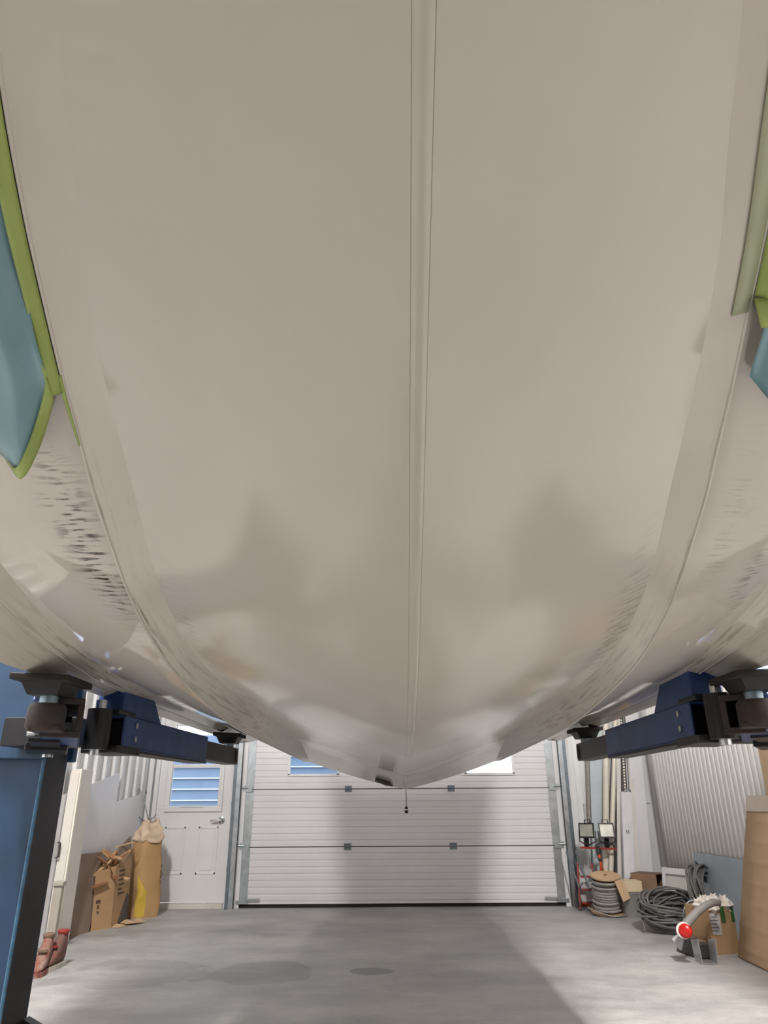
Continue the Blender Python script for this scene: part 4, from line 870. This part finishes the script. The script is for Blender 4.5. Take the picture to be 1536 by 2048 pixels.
MB().hexa([p0 + V((0, 0, .003)), p1 + V((0, 0, .003)), p1 + n + V((0, 0, .003)), p0 + n + V((0, 0, .003))], [p0 + V((.03, 0, .11)), p1 + V((-.01, 0, .10)), p1 + n + V((-.01, 0, .10)), p0 + n + V((.03, 0, .11))]).build('case', mat('black_plastic', (52, 50, 48)), bb, bevel=.012)
MB().hexa([p0 + n * .2 + d * .2 + V((0, 0, .109)), p1 + n * .2 - d * .1 + V((0, 0, .102)), p1 + n * .8 - d * .1 + V((0, 0, .102)), p0 + n * .8 + d * .2 + V((0, 0, .109))], [p0 + n * .2 + d * .2 + V((0, 0, .114)), p1 + n * .2 - d * .1 + V((0, 0, .107)), p1 + n * .8 - d * .1 + V((0, 0, .107)), p0 + n * .8 + d * .2 + V((0, 0, .114))]).build('lid', mat('brown_lid', (120, 104, 92), .8, var=.15), bb)
# short U channel piece
cc = on_floor(1421, 1929); up2 = thing('channel_offcut', (cc.x, cc.y, 0), 'short open piece of shiny U channel lying in front on the floor', 'channel')
w2 = .056
MB().box(cc.x - w2, cc.x + w2, cc.y, cc.y + .12, .002, .007).build('web', alu, up2)
for sx in (-1, 1): MB().hexa([V((cc.x + sx * w2, cc.y, .008)), V((cc.x + sx * (w2 - .006), cc.y, .008)), V((cc.x + sx * (w2 - .006), cc.y + .12, .008)), V((cc.x + sx * w2, cc.y + .12, .008))], [V((cc.x + sx * w2 * 1.15, cc.y, .15)), V((cc.x + sx * (w2 * 1.15 - .006), cc.y, .15)), V((cc.x + sx * (w2 * 1.15 - .006), cc.y + .12, .13)), V((cc.x + sx * w2 * 1.15, cc.y + .12, .13))]).build('flange', alu, up2)
# carton full of crumpled paper
o = on_floor(1440, 1913) + V((.05, .19, 0))
t, T = carton('paper_carton', o, .32, .118, .12, .30, 'carton with a white label and green tape, full of crumpled white paper', (card, card), 'top')
MB().hexa([T((-.100, -.1225, .13)), T((-.02, -.1225, .12)), T((-.02, -.121, .12)), T((-.100, -.121, .13))], [T((-.105, -.1225, .27)), T((-.015, -.1225, .26)), T((-.015, -.121, .26)), T((-.105, -.121, .27))]).build('address_label', mat('label_paper', (204, 204, 206), .7, var=.05), t)
for k in range(5):
    z = .15 + .022 * k; MB().hexa([T((-.10, -.1235, z)), T((-.05 + .012 * (k % 2), -.1235, z - .004)), T((-.05 + .012 * (k % 2), -.1228, z - .004)), T((-.10, -.1228, z))], [T((-.10, -.1235, z + .006)), T((-.05 + .012 * (k % 2), -.1235, z + .002)), T((-.05 + .012 * (k % 2), -.1228, z + .002)), T((-.10, -.1228, z + .006))]).build('print_line', mat('grey_print', (120, 122, 126), .8), t)
gt = mat('green_box_tape', (62, 98, 52), .6, var=.15)
for (u0, u1) in ((-.005, .035), (.09, .1185)):
    MB().hexa([T((u0, -.1225, .20)), T((u1, -.1225, .20)), T((u1, -.1205, .20)), T((u0, -.1205, .20))], [T((u0, -.1225, .302)), T((u1, -.1225, .302)), T((u1, -.1205, .302)), T((u0, -.1205, .302))]).build('green_tape', gt, t)
rr = random.Random(9)
for k in range(7):
    c = T((-.085 + .028 * k, rr.uniform(-.09, .05), .30 + rr.uniform(0, .02))); r0 = rr.uniform(.045, .06); ph = rr.uniform(0, 6)
    def ball(u, v, c=c, r0=r0, ph=ph):
        a, b2 = u * 2 * math.pi, (v - .5) * math.pi; n_ = V((math.cos(a) * math.cos(b2), math.sin(a) * math.cos(b2), math.sin(b2)))
        return c + n_ * r0 * (1 + .18 * math.sin(5 * n_.x * 2 + ph) + .15 * math.sin(7 * n_.y * 2 + 2 * ph) + .15 * math.sin(6 * n_.z * 2 - ph))
    MB().grid(ball, 18, 10).build('paper_ball', paper_w, smooth=True, autosm=30, label='crumpled white paper ball, %s from the cable heap side of the taped carton' % ('first', 'second', 'third', 'fourth', 'fifth', 'sixth', 'seventh')[k], cat='paper', group='paper balls in the carton')
# blue grey sheet and tan cardboard leaning on the wall
MB().slab((2.80, 5.5, .004), (2.80, 7.17, .004), (2.855, 7.17, .585), (2.855, 5.5, .60), .006, (1, 0, 0)).build('grey_sheet', mat('blue_grey_sheet', (168, 180, 190), .5, var=.12, scale=3), label='low blue grey sheet leaning on the corrugated sheets', cat='sheet')
tb0, tb1 = V((2.50, 5.78, .004)), V((2.46, 4.5, .004)); tt0, tt1 = V((2.765, 5.80, .955)), V((2.765, 4.5, .955))
def tan(u, v):
    p = (tb0 + (tb1 - tb0) * u) * (1 - v) + (tt0 + (tt1 - tt0) * u) * v; s_ = (v * 7) % 1
    return p + V((-.004 * math.exp(-((s_ - .5) / .12) ** 2), 0, 0))
tn = thing('cardboard_sheets', (2.6, 5.1, 0), 'large tan cardboard carton blank with horizontal creases leaning on the wall', 'cardboard')
MB().grid(tan, 4, 84).build('front_sheet', card_lt, tn, smooth=True, solid=.008)
MB().slab(tb0 + V((.012, 0, 0)), tb1 + V((.012, 0, 0)), tt1 + V((.012, 0, 0)), tt0 + V((.012, 0, 0)), .03, (1, 0, 0)).build('rear_sheets', card, tn)
MB().slab(tt0 + V((-.012, 0, 0)), tt1 + V((-.012, 0, 0)), tt1 + V((.015, 0, .11)), tt0 + V((.015, 0, .11)), .006, (1, 0, 0)).build('grey_flap', mat('grey_flap', (196, 184, 172), .8, var=.05), tn)
MB().slab((2.835, 4.4, .004), (2.835, 5.64, .004), (2.86, 5.62, 1.60), (2.86, 4.4, 1.75), .008, (1, 0, 0)).build('tan_board', mat('tan_board', (206, 178, 146), .75, var=.08), label='tall tan board behind the creased cardboard, cut off by the picture edge', cat='board')
